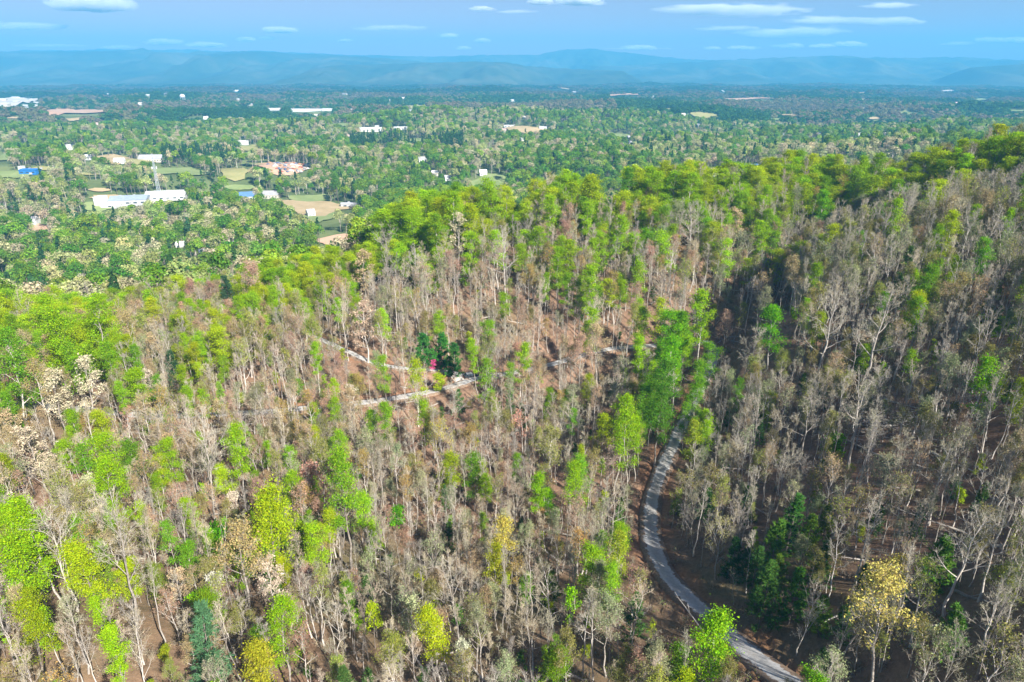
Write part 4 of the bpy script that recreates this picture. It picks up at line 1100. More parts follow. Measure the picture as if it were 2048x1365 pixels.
    for q in np.nonzero(~bad)[0]:
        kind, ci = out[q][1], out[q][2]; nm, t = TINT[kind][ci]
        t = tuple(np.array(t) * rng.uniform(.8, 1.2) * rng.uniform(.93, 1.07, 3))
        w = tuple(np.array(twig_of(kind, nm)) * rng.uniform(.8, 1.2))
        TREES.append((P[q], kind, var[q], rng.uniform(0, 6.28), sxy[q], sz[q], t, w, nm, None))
near_scatter()

def region(x, y):
    rx = float(np.interp(y, ROADX[:, 0], ROADX[:, 1])); cr = float(np.interp(x, CREST[:, 0], CREST[:, 1]))
    if y - cr < 50:
        return ('on the left shoulder above the valley' if x < 260 else 'on the shoulder left of the spur' if x < 560 else 'on the left end of the crest' if x < 860 else 'on the crest above the brown slope' if x < 1130 else
                'on the middle of the crest' if x < 1420 else 'on the crest above the dark hollow' if x < 1720 else 'on the crest at the right edge')
    if 1275 < x < 1430 and 630 < y < 870: return 'in the shady hollow above the road'
    if y <= 690 and x > 1440 + (690 - y) * .95: return 'high on the right-hand slope' if x < 1800 else 'high at the right edge'
    if y > 690 and x > rx:
        if y > 1180: return 'right of the lowest road' if x < 1750 else 'in the lower right corner'
        if x < rx + 130: return 'on the right verge of the road'
        if x < rx + 270: return 'a little right of the road'
        if y > 930: return 'below the pale brush pile' if x < 1850 else 'on bare litter at the right edge'
        return 'above the pale brush pile' if x < 1850 else 'at the right edge above the litter'
    if y < 715: return 'above the upper road' if x > 1050 else 'on the brown slope above the driveway' if x > 860 else 'above the driveway bend' if x > 640 else 'in the tan wood left of the driveway' if x > 420 else 'in the tan wood by the green clump'
    if y < 830: return 'below the left green clump' if x < 180 else 'behind the lower road at left' if x < 480 else 'beside the orange road bank' if x < 720 else 'between driveway and lower road' if x < 930 else 'below the parked car' if x < 1100 else 'below the upper road'
    if x > 1120: return 'close left of the gravel road' if x > rx - 110 else 'in the thicket left of the road'
    row = 0 if y < 930 else 1 if y < 1040 else 2 if y < 1160 else 3
    c = 0 if x < 170 else 1 if x < 340 else 2 if x < 520 else 3 if x < 700 else 4 if x < 900 else 5
    return [['under the cream domes at left', 'under the lone round green tree', 'by the lone green-topped tree', 'below the lower road bend', 'below the middle of the lower road', 'around the salmon pink tree'],
            ['above the green cone at left', 'by the two large green trees', 'behind the biggest yellow-green tree', 'beside the loose green tree', 'in the middle of the grey wood', 'left of the vivid green tree'],
            ['under the green cone at left', 'right of the broad flat-topped tree', 'around the wide ochre tree', 'right of the biggest yellow-green tree', 'near the low green bush', 'around the lemon yellow tree'],
            ['in the lower left corner', 'above the lower left corner', 'by the blue-green spruce', 'beside the golden bottom tree', 'by the pale bottom blossom', 'at the bottom centre']][row][c]
FORMW = {'bare_tree': ['slender', 'tall straight', 'open-crowned', 'crooked spreading', 'wide spreading', 'fan-shaped', 'broom-shaped', 'pole-like', 'thin whippy', 'high-crowned', 'upswept', 'flat-topped', 'very thin'], 'budding_tree': ['thin', 'open-crowned', 'spreading', 'fan-shaped', 'dense', 'broad dense', 'little'],
         'leafy_tree': ['oval', 'full', 'narrow', 'low round', 'broad', 'airy'], 'young_tree': ['bushy', 'slim', 'squat'], 'flowering_tree': ['tall', 'wide'], 'pine_tree': ['tall', 'full', 'stout', 'short']}
LIMIT = {'bare_tree': 300, 'budding_tree': 300, 'leafy_tree': 300, 'young_tree': 180, 'flowering_tree': 60, 'pine_tree': 140}
def make_tree(t, label, group):
    p, kind, var, rot, sxy, sz, tint, tw, cn, _ = t; f = FORMS[kind][var]
    r_ = empty(kind, (p[0], p[1], p[2] - .15), rot); r_.scale = (sxy, sxy, sz)
    r_.rotation_euler = (rng.normal() * .045, rng.normal() * .045, rot)
    tag(r_, label, {'young_tree': 'young tree', 'pine_tree': 'conifer'}.get(kind, 'tree'), group)
    a = obj('trunk', f['trunk'], r_); b = obj('crown', f['crown'], r_)
    for o in (r_, a, b): o['tint'] = tuple(float(q) for q in tint); o['twig_tint'] = tuple(float(q) for q in tw)
    return r_

def stuff(name, label, forms, pts, rot, sxy, sz, var, tint, twig):
    n = len(pts)
    c = bpy.data.collections.new(name + '_forms')
    for k, f in enumerate(forms):
        o = bpy.data.objects.new(f'{name}_{k:02d}', f['joined']); c.objects.link(o)
    me = bpy.data.meshes.new(name); me.vertices.add(n); me.vertices.foreach_set('co', np.asarray(pts, np.float32).ravel())
    def at(nm, ty, data, key):
        a = me.attributes.new(nm, ty, 'POINT'); a.data.foreach_set(key, np.asarray(data).ravel())
    at('rot', 'FLOAT_VECTOR', np.column_stack([rng.normal(size=n) * .05, rng.normal(size=n) * .05, rot]).astype(np.float32), 'vector')
    at('scl', 'FLOAT_VECTOR', np.column_stack([sxy, sxy, sz]).astype(np.float32), 'vector')
    at('var', 'INT', np.asarray(var, np.int32), 'value')
    for nm, t in (('tint', tint), ('twig_tint', twig)):
        at(nm, 'FLOAT_COLOR', np.column_stack([t, np.ones(n)]).astype(np.float32), 'color')
    o = obj(name, me)
    ng = bpy.data.node_groups.new(name, 'GeometryNodeTree')
    ng.interface.new_socket('Geometry', in_out='INPUT', socket_type='NodeSocketGeometry'); ng.interface.new_socket('Geometry', in_out='OUTPUT', socket_type='NodeSocketGeometry')
    gi, go = ng.nodes.new('NodeGroupInput'), ng.nodes.new('NodeGroupOutput')
    ci = ng.nodes.new('GeometryNodeCollectionInfo'); ci.inputs['Collection'].default_value = c
    ci.inputs['Separate Children'].default_value = True; ci.inputs['Reset Children'].default_value = True
    ip = ng.nodes.new('GeometryNodeInstanceOnPoints'); ip.inputs['Pick Instance'].default_value = True
    def na(nm, ty):
        q = ng.nodes.new('GeometryNodeInputNamedAttribute'); q.data_type = ty; q.inputs[0].default_value = nm
        return [s for s in q.outputs if s.enabled][0]
    L = ng.links
    L.new(gi.outputs[0], ip.inputs['Points']); L.new(ci.outputs[0], ip.inputs['Instance'])
    L.new(na('var', 'INT'), ip.inputs['Instance Index'])
    L.new(na('rot', 'FLOAT_VECTOR'), ip.inputs['Rotation']); L.new(na('scl', 'FLOAT_VECTOR'), ip.inputs['Scale'])
    L.new(ip.outputs[0], go.inputs[0])
    md = o.modifiers.new('scatter', 'NODES'); md.node_group = ng
    return tag(o, label, kind='stuff')

bases = np.array([t[0] for t in TREES]); kinds = np.array([t[1] for t in TREES])
Hs = np.array([FORMS[t[1]][t[2]]['H'] * t[5] for t in TREES])
tcx, tcy = project(bases + np.array([0, 0, .7]) * Hs[:, None])
imp = Hs / np.hypot(bases[:, 0], bases[:, 1]) + np.array([9.0 if t[9] else 0 for t in TREES])
infr = (tcx > 10) & (tcx < 2038) & (tcy > 0) & (tcy < 1350)
PICK = []
for kind in LIMIT:
    k = np.nonzero(kinds == kind)[0]; order = k[np.argsort(-(imp[k] + np.where(infr[k], 0, -100)))]
    single = order[:LIMIT[kind]]; single = single[infr[single] | (imp[single] > 5)]
    rest = np.setdiff1d(k, single)
    for q in single:
        t = TREES[q]
        if t[9]: make_tree(t, t[9], 'trees that stand out in the wood'); continue
        rg = region(tcx[q], tcy[q]); size = ('small ' if t[5] < .7 else 'big ' if t[5] > 1.08 else '') if kind != 'young_tree' else ''
        nm_ = f'{size}{FORMW[kind][t[2]]} {t[8]} {NOUN[kind]} {rg}'
        PICK.append((nm_, float(tcx[q]), t))
    if len(rest):
        T_ = [TREES[q] for q in rest]
        stuff(kind.replace('_tree', '_woodland') if kind != 'young_tree' else 'undergrowth', {'bare_tree': 'mass of leafless trees filling the slopes', 'budding_tree': 'mass of budding olive and tan trees on the slopes', 'leafy_tree': 'mass of bright green trees along the crest',
              'young_tree': 'scattered low green saplings under the trees', 'flowering_tree': 'scattered pale blossoming trees', 'pine_tree': 'scattered dark conifers in the wood'}[kind], FORMS[kind],
              np.array([t[0] for t in T_]) - np.array([0, 0, .15]), [t[3] for t in T_], [t[4] for t in T_], [t[5] for t in T_], [t[2] for t in T_], np.array([t[6] for t in T_]), np.array([t[7] for t in T_]))
by_name = {}
for nm_, x_, t in PICK: by_name.setdefault(nm_, []).append((x_, t))
for nm_, ls in by_name.items():
    ls.sort(key=lambda e: e[0]); n = len(ls); grp = nm_.replace('tree ', 'trees ', 1).replace('conifer ', 'conifers ', 1)
    for k, (x_, t) in enumerate(ls):
        sfx = '' if n == 1 else ', leftmost' if k == 0 else ', rightmost' if k == n - 1 else ', middle one' if n == 3 else ', ' + ['', 'second', 'third', 'fourth', 'fifth', 'sixth', 'seventh', 'eighth', 'ninth'][min(k, 8)] + ' from left'
        lab = nm_ + sfx
        make_tree(t, lab if len(lab.split()) <= 16 else nm_, grp)
def floor():
    n = 5200; r_ = np.sqrt(rng.uniform(60 ** 2, 270 ** 2, n)); a = np.radians(rng.uniform(-44, 44, n)); X, Y = np.sin(a) * r_, np.cos(a) * r_
    d, _ = road_near(X, Y); k = d > .8; X, Y = X[k], Y[k]; n = len(X); P = np.column_stack([X, Y, ground_h(X, Y) + .03])
    cols = np.array([(.34, .27, .19), (.40, .30, .20), (.27, .25, .13), (.30, .36, .08), (.20, .28, .06)])[np.minimum((rng.random(n) ** 1.4 * 5).astype(int), 4)]
    s = rng.uniform(.5, 1.25, n)
    stuff('low_brush', 'low leafless brush and seedlings over the leaf litter', FORMS['brush'], P, rng.uniform(0, 6.28, n), s, s * rng.uniform(.6, 1.1, n), rng.integers(0, 3, n), cols, np.tile([(.34, .28, .21)], (n, 1)) * rng.uniform(.7, 1.2, (n, 1)))
    k = rng.random(n) < .11; P = P[k]; n = len(P); o_ = rng.uniform(.6, 1.1, n); t_ = np.ones((n, 3))
    stuff('deadwood', 'fallen grey branches and trunks scattered over the leaf litter', FORMS['deadwood'], P, rng.uniform(0, 6.28, n), o_, o_, rng.integers(0, 3, n), t_, t_)
floor()
print('TREES near', len(TREES))

# ------------------------------------------------------------------ the wooded valley
def valley():
    def sample(r0, r1, area):
        n = int(.5 * R(92) * (r1 ** 2 - r0 ** 2) / area)
        r_ = np.sqrt(rng.uniform(r0 ** 2, r1 ** 2, n)); a = R(rng.uniform(0, 1, n) * 0 + 1) * rng.uniform(-46, 46, n)
        X, Y = np.sin(a) * r_, np.cos(a) * r_; return np.column_stack([X, Y, ground_h(X, Y)]), r_
    def jgrid(r0, r1, cell):
        xs = np.arange(-r1, r1, cell); ys = np.arange(0, r1, cell); X, Y = np.meshgrid(xs, ys); X, Y = X.ravel(), Y.ravel()
        X = X + rng.uniform(-.5, .5, len(X)) * cell; Y = Y + rng.uniform(-.5, .5, len(Y)) * cell
        r_ = np.hypot(X, Y); k = (r_ > r0) & (r_ <= r1) & (np.abs(np.degrees(np.arctan2(X, Y))) < 46); X, Y = X[k], Y[k]
        return np.column_stack([X, Y, ground_h(X, Y)]), r_[k]
    P, r_ = jgrid(270, 1750, 8.4); q = r_ > edge_of(P[:, 0], P[:, 1]); P, r_ = P[q], r_[q]
    n1 = waves(WK1, P[:, 0], P[:, 1]); n2 = waves(WK2, P[:, 0], P[:, 1]); n3 = waves(WK3, P[:, 0], P[:, 1])
    u, v, c = rng.random(len(P)), rng.random(len(P)), rng.random(len(P))
    px, py = project(P)
    gap = (n2 > 1.45) & (n1 > .2) & (r_ > 620) | (n1 > 1.7) & (r_ > 750)
    H = np.full(len(P), 17.0); W = np.full(len(P), 8.5)
    bad = gap | (u > .93) | blocked(P, H, W, False)
    P, r_, n1, n2, n3, v, c, px, py = (q[~bad] for q in (P, r_, n1, n2, n3, v, c, px, py))
    leafy = .56 + .28 * n1 + .2 * n2
    # the yellow-green hill behind the crest is budding; two dark pine plantations in the middle
    hill = np.exp(-(((P[:, 0] - 470) / 260) ** 2 + ((P[:, 1] - 800) / 170) ** 2)); leafy = leafy - .35 * hill
    pine = (.07 + .10 * (n2 < -1.1) + .8 * ((px > 700) & (px < 930) & (py > 285) & (py < 312)) + .7 * ((px > 325) & (px < 480) & (py > 318) & (py < 338)) + .7 * ((px > 340) & (px < 470) & (py > 362) & (py < 392)))
    kind = np.where(v < pine, 2, np.where(v < pine + (1 - pine) * np.clip(leafy, .06, .9), 0, 1))
    gl = np.array([(.19, .34, .03), (.12, .27, .03), (.26, .39, .035), (.16, .30, .04)]); bl = np.array([(.42, .44, .19), (.50, .46, .27), (.36, .42, .15), (.44, .40, .26), (.33, .40, .12)]); pl = np.array([(.035, .085, .03), (.045, .11, .035)])
    for kk, nm, lab, forms, cols in ((0, 'leafy_valley_wood', 'green spring trees covering the valley', FAR['valley_leafy'], gl), (1, 'budding_valley_wood', 'tan and yellowish budding trees covering the valley', FAR['valley_budding'], bl), (2, 'pine_valley_wood', 'dark pines scattered and planted in the valley', FAR['valley_pine'], pl)):
        k = np.nonzero(kind == kk)[0]; n = len(k)
        ci = np.clip((c[k] * len(cols) + .6 * n3[k]).astype(int), 0, len(cols) - 1)
        t = cols[ci] * rng.uniform(.75, 1.25, (n, 1)) * rng.uniform(.93, 1.07, (n, 3)); sz = rng.uniform(.8, 1.4, n)
        stuff(nm, lab, forms, P[k] - np.array([0, 0, .3]), rng.uniform(0, 6.28, n), sz * rng.uniform(.8, 1.2, n), sz, rng.integers(0, len(forms), n), t, t)
    print('valley trees', len(P))
    P, r_ = jgrid(1750, 6500, 15.0); q = np.where(r_ < 3600, True, rng.random(len(P)) < .42); P, r_ = P[q], r_[q]
    n1 = waves(WK1, P[:, 0] * .6, P[:, 1] * .35); n2 = waves(WK2, P[:, 0] * .5, P[:, 1] * .3); u = rng.random(len(P)); c = rng.random(len(P))
    bad = (n2 > 1.35) | (u > .9) | blocked(P, np.full(len(P), 14.0), np.full(len(P), 15.0), False)
    P, r_, n1, n2, c = (q[~bad] for q in (P, r_, n1, n2, c)); n = len(P)
    cols = np.array([(.05, .13, .03), (.075, .18, .03), (.055, .15, .035), (.10, .2, .04), (.26, .25, .12), (.28, .23, .15), (.2, .2, .1)])
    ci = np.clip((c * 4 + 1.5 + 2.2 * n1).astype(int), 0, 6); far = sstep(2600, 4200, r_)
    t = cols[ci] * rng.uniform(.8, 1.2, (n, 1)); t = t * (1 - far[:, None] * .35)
    s = np.where(r_ < 3600, 1.0, 1.55) * rng.uniform(.75, 1.25, n)
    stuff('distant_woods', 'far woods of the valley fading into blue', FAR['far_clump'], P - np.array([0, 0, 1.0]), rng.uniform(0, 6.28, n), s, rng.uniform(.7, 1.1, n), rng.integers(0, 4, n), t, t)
    print('far clumps', n)
valley()
# ------------------------------------------------------------------ valley buildings
PAL = {'palegrey': (.62, .63, .64), 'white': (.68, .68, .67), 'cream': (.58, .53, .45), 'grey': (.45, .45, .46), 'brick': (.32, .16, .11), 'bluegrey': (.33, .40, .48), 'blue': (.03, .17, .48), 'greyroof': (.36, .36, .37), 'blueroof': (.10, .20, .42), 'pinkroof': (.55, .38, .34)}
M_B = {k: simple('paint_' + k, c, .6, .08, .3) for k, c in PAL.items()}
M_GLASS = simple('window_glass', (.05, .07, .09), .15, .1, 1)
def building(p, w, dm, h, kind, wall, roof, rot, label, group, d):
    nm = {'tank': 'storage_building', 'hall': 'industrial_hall', 'house': 'house'}[kind]
    b = empty(nm, p - np.array([0, 0, .3]), rot)
    tag(b, label or (group or '').replace('pale buildings', 'pale building').replace('small pale houses', 'small pale house'), {'tank': 'building', 'hall': 'building', 'house': 'house'}[kind], group)
    m = MB(); m.box((0, 0, h / 2), (w, dm, h)); obj('wall', m.mesh('wall', [M_B[wall]]), b)
    m = MB(); o = .35; rh = (.42 if kind == 'house' else .12) * min(w, dm) if kind != 'tank' else .3
    if kind == 'tank': m.box((0, 0, h + .16), (w + .4, dm + .4, .3))
    else:
        x, y = w / 2 + o, dm / 2 + o
        v = [[-x, -y, h], [x, -y, h], [x, y, h], [-x, y, h], [-x, 0, h + rh], [x, 0, h + rh]]
        m.add(np.array(v) + [0, 0, .004], [[0, 1, 5, 4], [2, 3, 4, 5], [3, 2, 1, 0]], [[0, 4, 3], [1, 2, 5]])
    obj('roof', m.mesh('roof', [M_B[roof]]), b)
    if d < 1500:
        nwin = max(2, int(w / (6 if kind == 'hall' else 3)))
        wm = MB(); wm.box((0, 0, 0), (1.2 if kind != 'hall' else 3.2, .16, 1.3)); wme = wm.mesh('window', [M_GLASS])
        if kind != 'tank':
            for k in range(nwin):
                q = obj('window', wme, b); q.location = (-w / 2 + (k + .5) * w / nwin, -dm / 2 - .03, h * .55)
        dmn = MB(); dmn.box((0, 0, 1.1), (1.2 if kind == 'house' else 3.4, .2, 2.2)); q = obj('door', dmn.mesh('door', [M_B['grey']]), b); q.location = (w * .02 + (w / nwin * .5 if kind != 'tank' else 0), -dm / 2 - .06, 0.3)
        if kind == 'hall':
            for k in range(max(2, int(w / 14))):
                vm = MB(); vm.box((0, 0, 0), (2.2, 2.0, 1.2)); q = obj('roof_vent', vm.mesh('roof_vent', [M_B['grey']]), b); q.location = (-w / 2 + (k + .6) * 13, dm * .2, h + rh * .6 + .3)
        if kind == 'house':
            vm = MB(); vm.box((0, 0, 0), (.8, .8, 1.6)); q = obj('chimney', vm.mesh('chimney', [M_B['brick']]), b); q.location = (w * .25, dm * .12, h + rh * .8)
RW = {'white': 'white', 'cream': 'cream', 'grey': 'grey', 'greyroof': 'dark grey', 'pinkroof': 'pinkish'}
same = {}
for k, a in enumerate(BUILDINGS):
    if a[8] is None: same.setdefault((a[9], a[5], a[6]), []).append(k)
for (grp, wall, roof), ks in same.items():
    ks.sort(key=lambda k: BUILDINGS[k][0][0] / BUILDINGS[k][0][1]); n = len(ks)
    for q, k in enumerate(ks):
        base = grp.replace('pale buildings', f'{RW[wall]} building with {RW[roof]} roof').replace('small pale houses', f'small {RW[wall]} house with {RW[roof]} roof')
        base = base.replace('scattered in the far valley', 'far off').replace('far off in the middle', 'far off in the middle')
        sfx = '' if n == 1 else ', leftmost' if q == 0 else ', rightmost' if q == n - 1 else ', ' + ['', 'second', 'third', 'fourth', 'fifth', 'sixth', 'seventh', 'eighth', 'ninth'][min(q, 8)] + ' from left'
        a = list(BUILDINGS[k]); a[8] = base + sfx; BUILDINGS[k] = tuple(a)
for a in BUILDINGS: building(*a)

# mast beside the factory
p = hit(320, 398, ground_h); md = float(np.linalg.norm(p - np.array([0, 0, ZC]))); MH = 76 * md / FPX
M_STEEL = simple('galvanised_steel', (.42, .46, .50), .5, .1, .3); M_STEELW = simple('white_steel', (.75, .76, .78), .5, .05, .3)
mast = tag(empty('lattice_mast', p), 'tall lattice communications mast rising behind the factory', 'mast')
def leg_xy(k, z): r_ = 2.2 * (1 - .72 * z / MH); return np.array([r_ * math.cos(k * 2.094), r_ * math.sin(k * 2.094), z])
for k in range(3):
    m = MB(); m.tube(np.array([leg_xy(k, 0), leg_xy(k, MH)]), [.2, .13], 6); obj('mast_leg', m.mesh('mast_leg', [M_STEEL]), mast)
m = MB(); nz = 16
for z in range(nz):
    for k in range(3):
        m.tube(np.array([leg_xy(k, MH * z / nz), leg_xy((k + 1) % 3, MH * (z + 1) / nz)]), [.08, .08], 3); m.tube(np.array([leg_xy(k, MH * z / nz), leg_xy((k + 1) % 3, MH * z / nz)]), [.07, .07], 3)
obj('bracing', m.mesh('bracing', [M_STEEL]), mast)
for zz, rr_ in ((.70, 1.7), (.94, 1.3)):
    for k in range(3):
        m = MB(); c_ = leg_xy(k, MH * zz) * np.array([rr_ * 1.3, rr_ * 1.3, 1]); m.box(c_, (.7, .7, 2.4)); obj('antenna_panel', m.mesh('antenna_panel', [M_STEELW]), mast)

# water tower
p = hit(367, 207, ground_h, tmax=15000); wd = float(np.linalg.norm(p - np.array([0, 0, ZC]))); WH_ = 15 * wd / FPX
wt = tag(empty('water_tower', p), 'white water tower with a round tank far across the valley', 'water tower')
m = MB(); rr_ = WH_ * .30; m.lathe((0, 0, WH_ * .55), [(0.05, 0), (rr_ * .7, WH_ * .05), (rr_, WH_ * .18), (rr_ * .9, WH_ * .32), (rr_ * .5, WH_ * .42), (.05, WH_ * .45)], 16); obj('tank', m.mesh('tank', [M_B['white']], True), wt)
for k in range(6):
    m = MB(); a = k * 1.047; m.tube(np.array([[rr_ * .95 * math.cos(a), rr_ * .95 * math.sin(a), -2], [rr_ * .8 * math.cos(a), rr_ * .8 * math.sin(a), WH_ * .66]]), [.6, .5], 6); obj('leg', m.mesh('leg', [M_B['white']]), wt)
m = MB(); m.tube(np.array([[0, 0, -2], [0, 0, WH_ * .58]]), [1.2, 1.2], 8); obj('riser_pipe', m.mesh('riser_pipe', [M_B['white']]), wt)

# scrap vehicles in the yard
SCR = [(.36, .12, .08), (.5, .48, .46), (.12, .16, .26), (.38, .22, .13), (.6, .6, .58), (.26, .26, .27)]
SCN = ['dull red', 'pale grey', 'dark blue', 'rusty brown', 'white', 'dark grey']
scm = [simple(f'scrap_paint_{k}', c, .6, .2, .6) for k, c in enumerate(SCR)]; rs = np.random.default_rng(8)
def wreck(k):
    m = MB(); m.box((0, 0, .55), (4.4, 1.8, .7)); v = np.array([[-1.5, -.8, .9], [1.0, -.8, .9], [1.0, .8, .9], [-1.5, .8, .9], [-1.1, -.7, 1.5], [.5, -.7, 1.5], [.5, .7, 1.5], [-1.1, .7, 1.5]])
    m.add(v + [0, 0, .003], [[4, 5, 6, 7], [0, 1, 5, 4], [1, 2, 6, 5], [2, 3, 7, 6], [3, 0, 4, 7]])
    return m.mesh('scrap_car_body', [scm[k]])
wm = [wreck(k) for k in range(6)]
wh = MB()
for sx in (-1.35, 1.35):
    for sy in (-.86, .86): wh.tube(np.array([[sx, sy - .1, .33], [sx, sy + .1, .33]]), [.33, .33], 8)
whm = wh.mesh('scrap_car_wheels', [simple('tyre', (.03, .03, .03), .9)])
for k in range(60):
    x, y = rs.uniform(535, 618), rs.uniform(328, 347)
    p = hit(x, y, ground_h); q = tag(empty('scrap_car', p + np.array([0, 0, .9]), rs.uniform(0, 3.1)), f"{SCN[k % 6]} scrap car in the crowded orange earth yard beyond the mast", 'car', f'{SCN[k % 6]} scrap cars in the orange earth yard')
    q.scale = (1.5, 1.5, 1.5) if k % 5 == 0 else (1.15, 1.15, 1.15)
    obj('body', wm[k % 6], q); obj('wheels', whm, q)

# ------------------------------------------------------------------ the parked car by the road
p = hit(941, 756, ground_h)
carp = simple('dark_car_paint', (.035, .037, .042), .25, .1, 2); carw = simple('pale_car_roof', (.75, .75, .75), .3, .05, 2)
car = tag(empty('parked_car', p + np.array([0, 0, .06]), R(20)), 'small dark car with pale roof parked where the driveway forks', 'car')
m = MB(); sec = [(-2.2, .50, .72), (-2.1, .38, .95), (-1.2, .34, 1.02), (1.1, .34, 1.0), (2.0, .36, .82), (2.2, .46, .66)]
v = []
for x, z0, z1 in sec:
    for y, z in ((-.88, z0), (-.92, (z0 + z1) / 2), (-.82, z1), (.82, z1), (.92, (z0 + z1) / 2), (.88, z0)): v.append([x, y, z])
q = [[a * 6 + b, a * 6 + (b + 1) % 6, (a + 1) * 6 + (b + 1) % 6, (a + 1) * 6 + b] for a in range(5) for b in range(6)] + [[0, 5, 4, 1], [1, 4, 3, 2], [30, 31, 34, 35], [31, 32, 33, 34]]
m.add(v, q); obj('body', m.mesh('body', [carp]), car)
m = MB(); m.add([[-1.7, -.76, 1.0], [1.0, -.76, 1.0], [1.0, .76, 1.0], [-1.7, .76, 1.0], [-1.25, -.64, 1.48], [.35, -.64, 1.48], [.35, .64, 1.48], [-1.25, .64, 1.48]], [[0, 1, 5, 4], [1, 2, 6, 5], [2, 3, 7, 6], [3, 0, 4, 7]]); obj('window', m.mesh('window', [M_GLASS]), car)
m = MB(); m.box((-.45, 0, 1.51), (1.66, 1.34, .06)); obj('roof', m.mesh('roof', [carw]), car)
tyr = simple('tyre_rubber', (.025, .025, .025), .9); rim = simple('rim', (.5, .5, .52), .3)
for sx in (-1.35, 1.35):
    for sy in (-1, 1):
        m = MB(); m.tube(np.array([[sx, sy * .78, .34], [sx, sy * .95, .34]]), [.34, .34], 14); w_ = obj('wheel', m.mesh('wheel', [tyr]), car)
        m = MB(); m.tube(np.array([[sx, sy * .952, .34], [sx, sy * .965, .34]]), [.2, .2], 10); m.tube(np.array([[sx, sy * .965, .34], [sx, sy * .966, .34]]), [.2, .001], 10); obj('rim', m.mesh('rim', [rim]), w_)
for sy in (-.6, .6):
    m = MB(); m.box((2.12, sy, .68), (.16, .34, .14)); obj('headlight', m.mesh('headlight', [carw]), car)
    m = MB(); m.box((-2.17, sy, .74), (.12, .34, .14)); obj('tail_light', m.mesh('tail_light', [scm[0]]), car)

# redbud, poles, fallen trunks and the brush pile
def redbud():
    g = np.random.default_rng(900); wood, fine, tips = skeleton(901, 5.0, .2, 9, 1.8, .5, .07, nsec=3, nter=3, shape='wide'); wv, wq = wood_arrays(wood)
    lv, lt = leaf_arrays(tips, g, 9, .28, .24, np.array([0, 0, 2.4])); p = hit(866, 748, ground_h)
    r_ = tag(empty('redbud_tree', p - np.array([0, 0, .1])), 'small pink blossoming redbud at the bend of the driveway', 'tree')
    r_.scale = (.8, .8, .8)
    a = obj('trunk', mk_mesh('redbud_trunk', wv, wq, None, [M_BARKD], smooth=True), r_); b = obj('crown', mk_mesh('redbud_crown', lv, None, lt, [M_BUD]), r_)
    for o in (r_, a, b): o['tint'] = (.75, .12, .32); o['twig_tint'] = (.3, .2, .2)
redbud()
M_POLE = simple('weathered_pole', (.30, .26, .22), .8, .2, 2)
for px_, py_, h_, lab in ((1345, 838, 9.5, 'slim utility pole with a white top in the shady hollow'),):
    p = hit(px_, py_, ground_h); u = tag(empty('utility_pole', p - np.array([0, 0, .3])), lab, 'pole')
    m = MB(); m.tube(np.array([[0, 0, 0], [0, 0, h_]]), [.14, .10], 8); obj('pole', m.mesh('pole', [M_POLE]), u)
    m = MB(); m.box((0, 0, h_ - .6), (1.5, .12, .12)); obj('crossarm', m.mesh('crossarm', [M_POLE]), u)
    m = MB(); m.lathe((.2, 0, h_ - 1.6), [(.0, 0), (.2, 0), (.2, .7), (.0, .75)], 10); obj('transformer_can', m.mesh('transformer_can', [M_B['white']]), u)
M_LOG = bark_mat('dead_wood', (.22, .19, .16), (.55, .51, .46))
LOGS = [((1770,800),(1840,820),'fallen pale trunk behind the brush pile'), ((1690,880),(1790,930),'long fallen trunk below the brush pile'), ((1985,1095),(2046,1090),'fallen trunk lying level at the right edge'), ((1860,905),(1960,950),'grey fallen trunk on the open litter at right'),
        ((1950,985),(2046,1020),'fallen trunk on the brown litter near the right edge'), ((1755,790),(1800,850),'short fallen log touching the brush pile'), ((1640,1000),(1700,1040),'fallen trunk above the evergreen group'), ((1900,1180),(2010,1215),'pale fallen trunk at the lower right')]
for k, (a, b, lab) in enumerate(LOGS):
    A, B = hit(*a, ground_h), hit(*b, ground_h); n = 7; t = np.linspace(0, 1, n)[:, None]; P = A * (1 - t) + B * t
    P[:, 2] = np.maximum(ground_h(P[:, 0], P[:, 1]) + .12, P[:, 2]); P[:, :2] += rs.normal(size=(n, 2)) * .12
    c_ = P[0].copy(); lg = tag(empty('fallen_trunk', c_), lab, 'log'); m = MB(); m.tube(P - c_, np.linspace(.26, .09, n), 7); obj('trunk', m.mesh('fallen_trunk_wood', [M_LOG], True), lg)
    m = MB()
    for s in range(6):
        q, qd = at_len(P - c_, rs.uniform(.35, 1)); L_, r2 = limb(rs, q, unit(qd + rs.normal(size=3) * .6 + np.array([0, 0, .4])), rs.uniform(1, 3), .06, .02, 3, .2, .15); m.tube(L_, r2, 4)
    obj('branch', m.mesh('branch', [M_LOG]), lg)
p = hit(1770, 850, ground_h); m = MB()
for s in range(170):
    o_ = rs.normal(size=2) * np.array([3.2, 2.0]); q = np.array([o_[0], o_[1], 0]); q[2] = float(ground_h(np.array([p[0] + q[0]]), np.array([p[1] + q[1]]))[0]) - p[2] + rs.uniform(.05, 1.0)
    a = rs.uniform(-.9, .5); d = np.array([math.cos(a), math.sin(a), rs.normal() * .15]); L_, r2 = limb(rs, q, d, rs.uniform(1.5, 4.5), rs.uniform(.03, .08), .015, 3, .05, .12); m.tube(L_, r2, 4)
tag(obj('brush_pile', m.mesh('brush_pile', [M_LOG]), loc=p), 'heap of pale cut brush on the right-hand slope', 'brush pile')

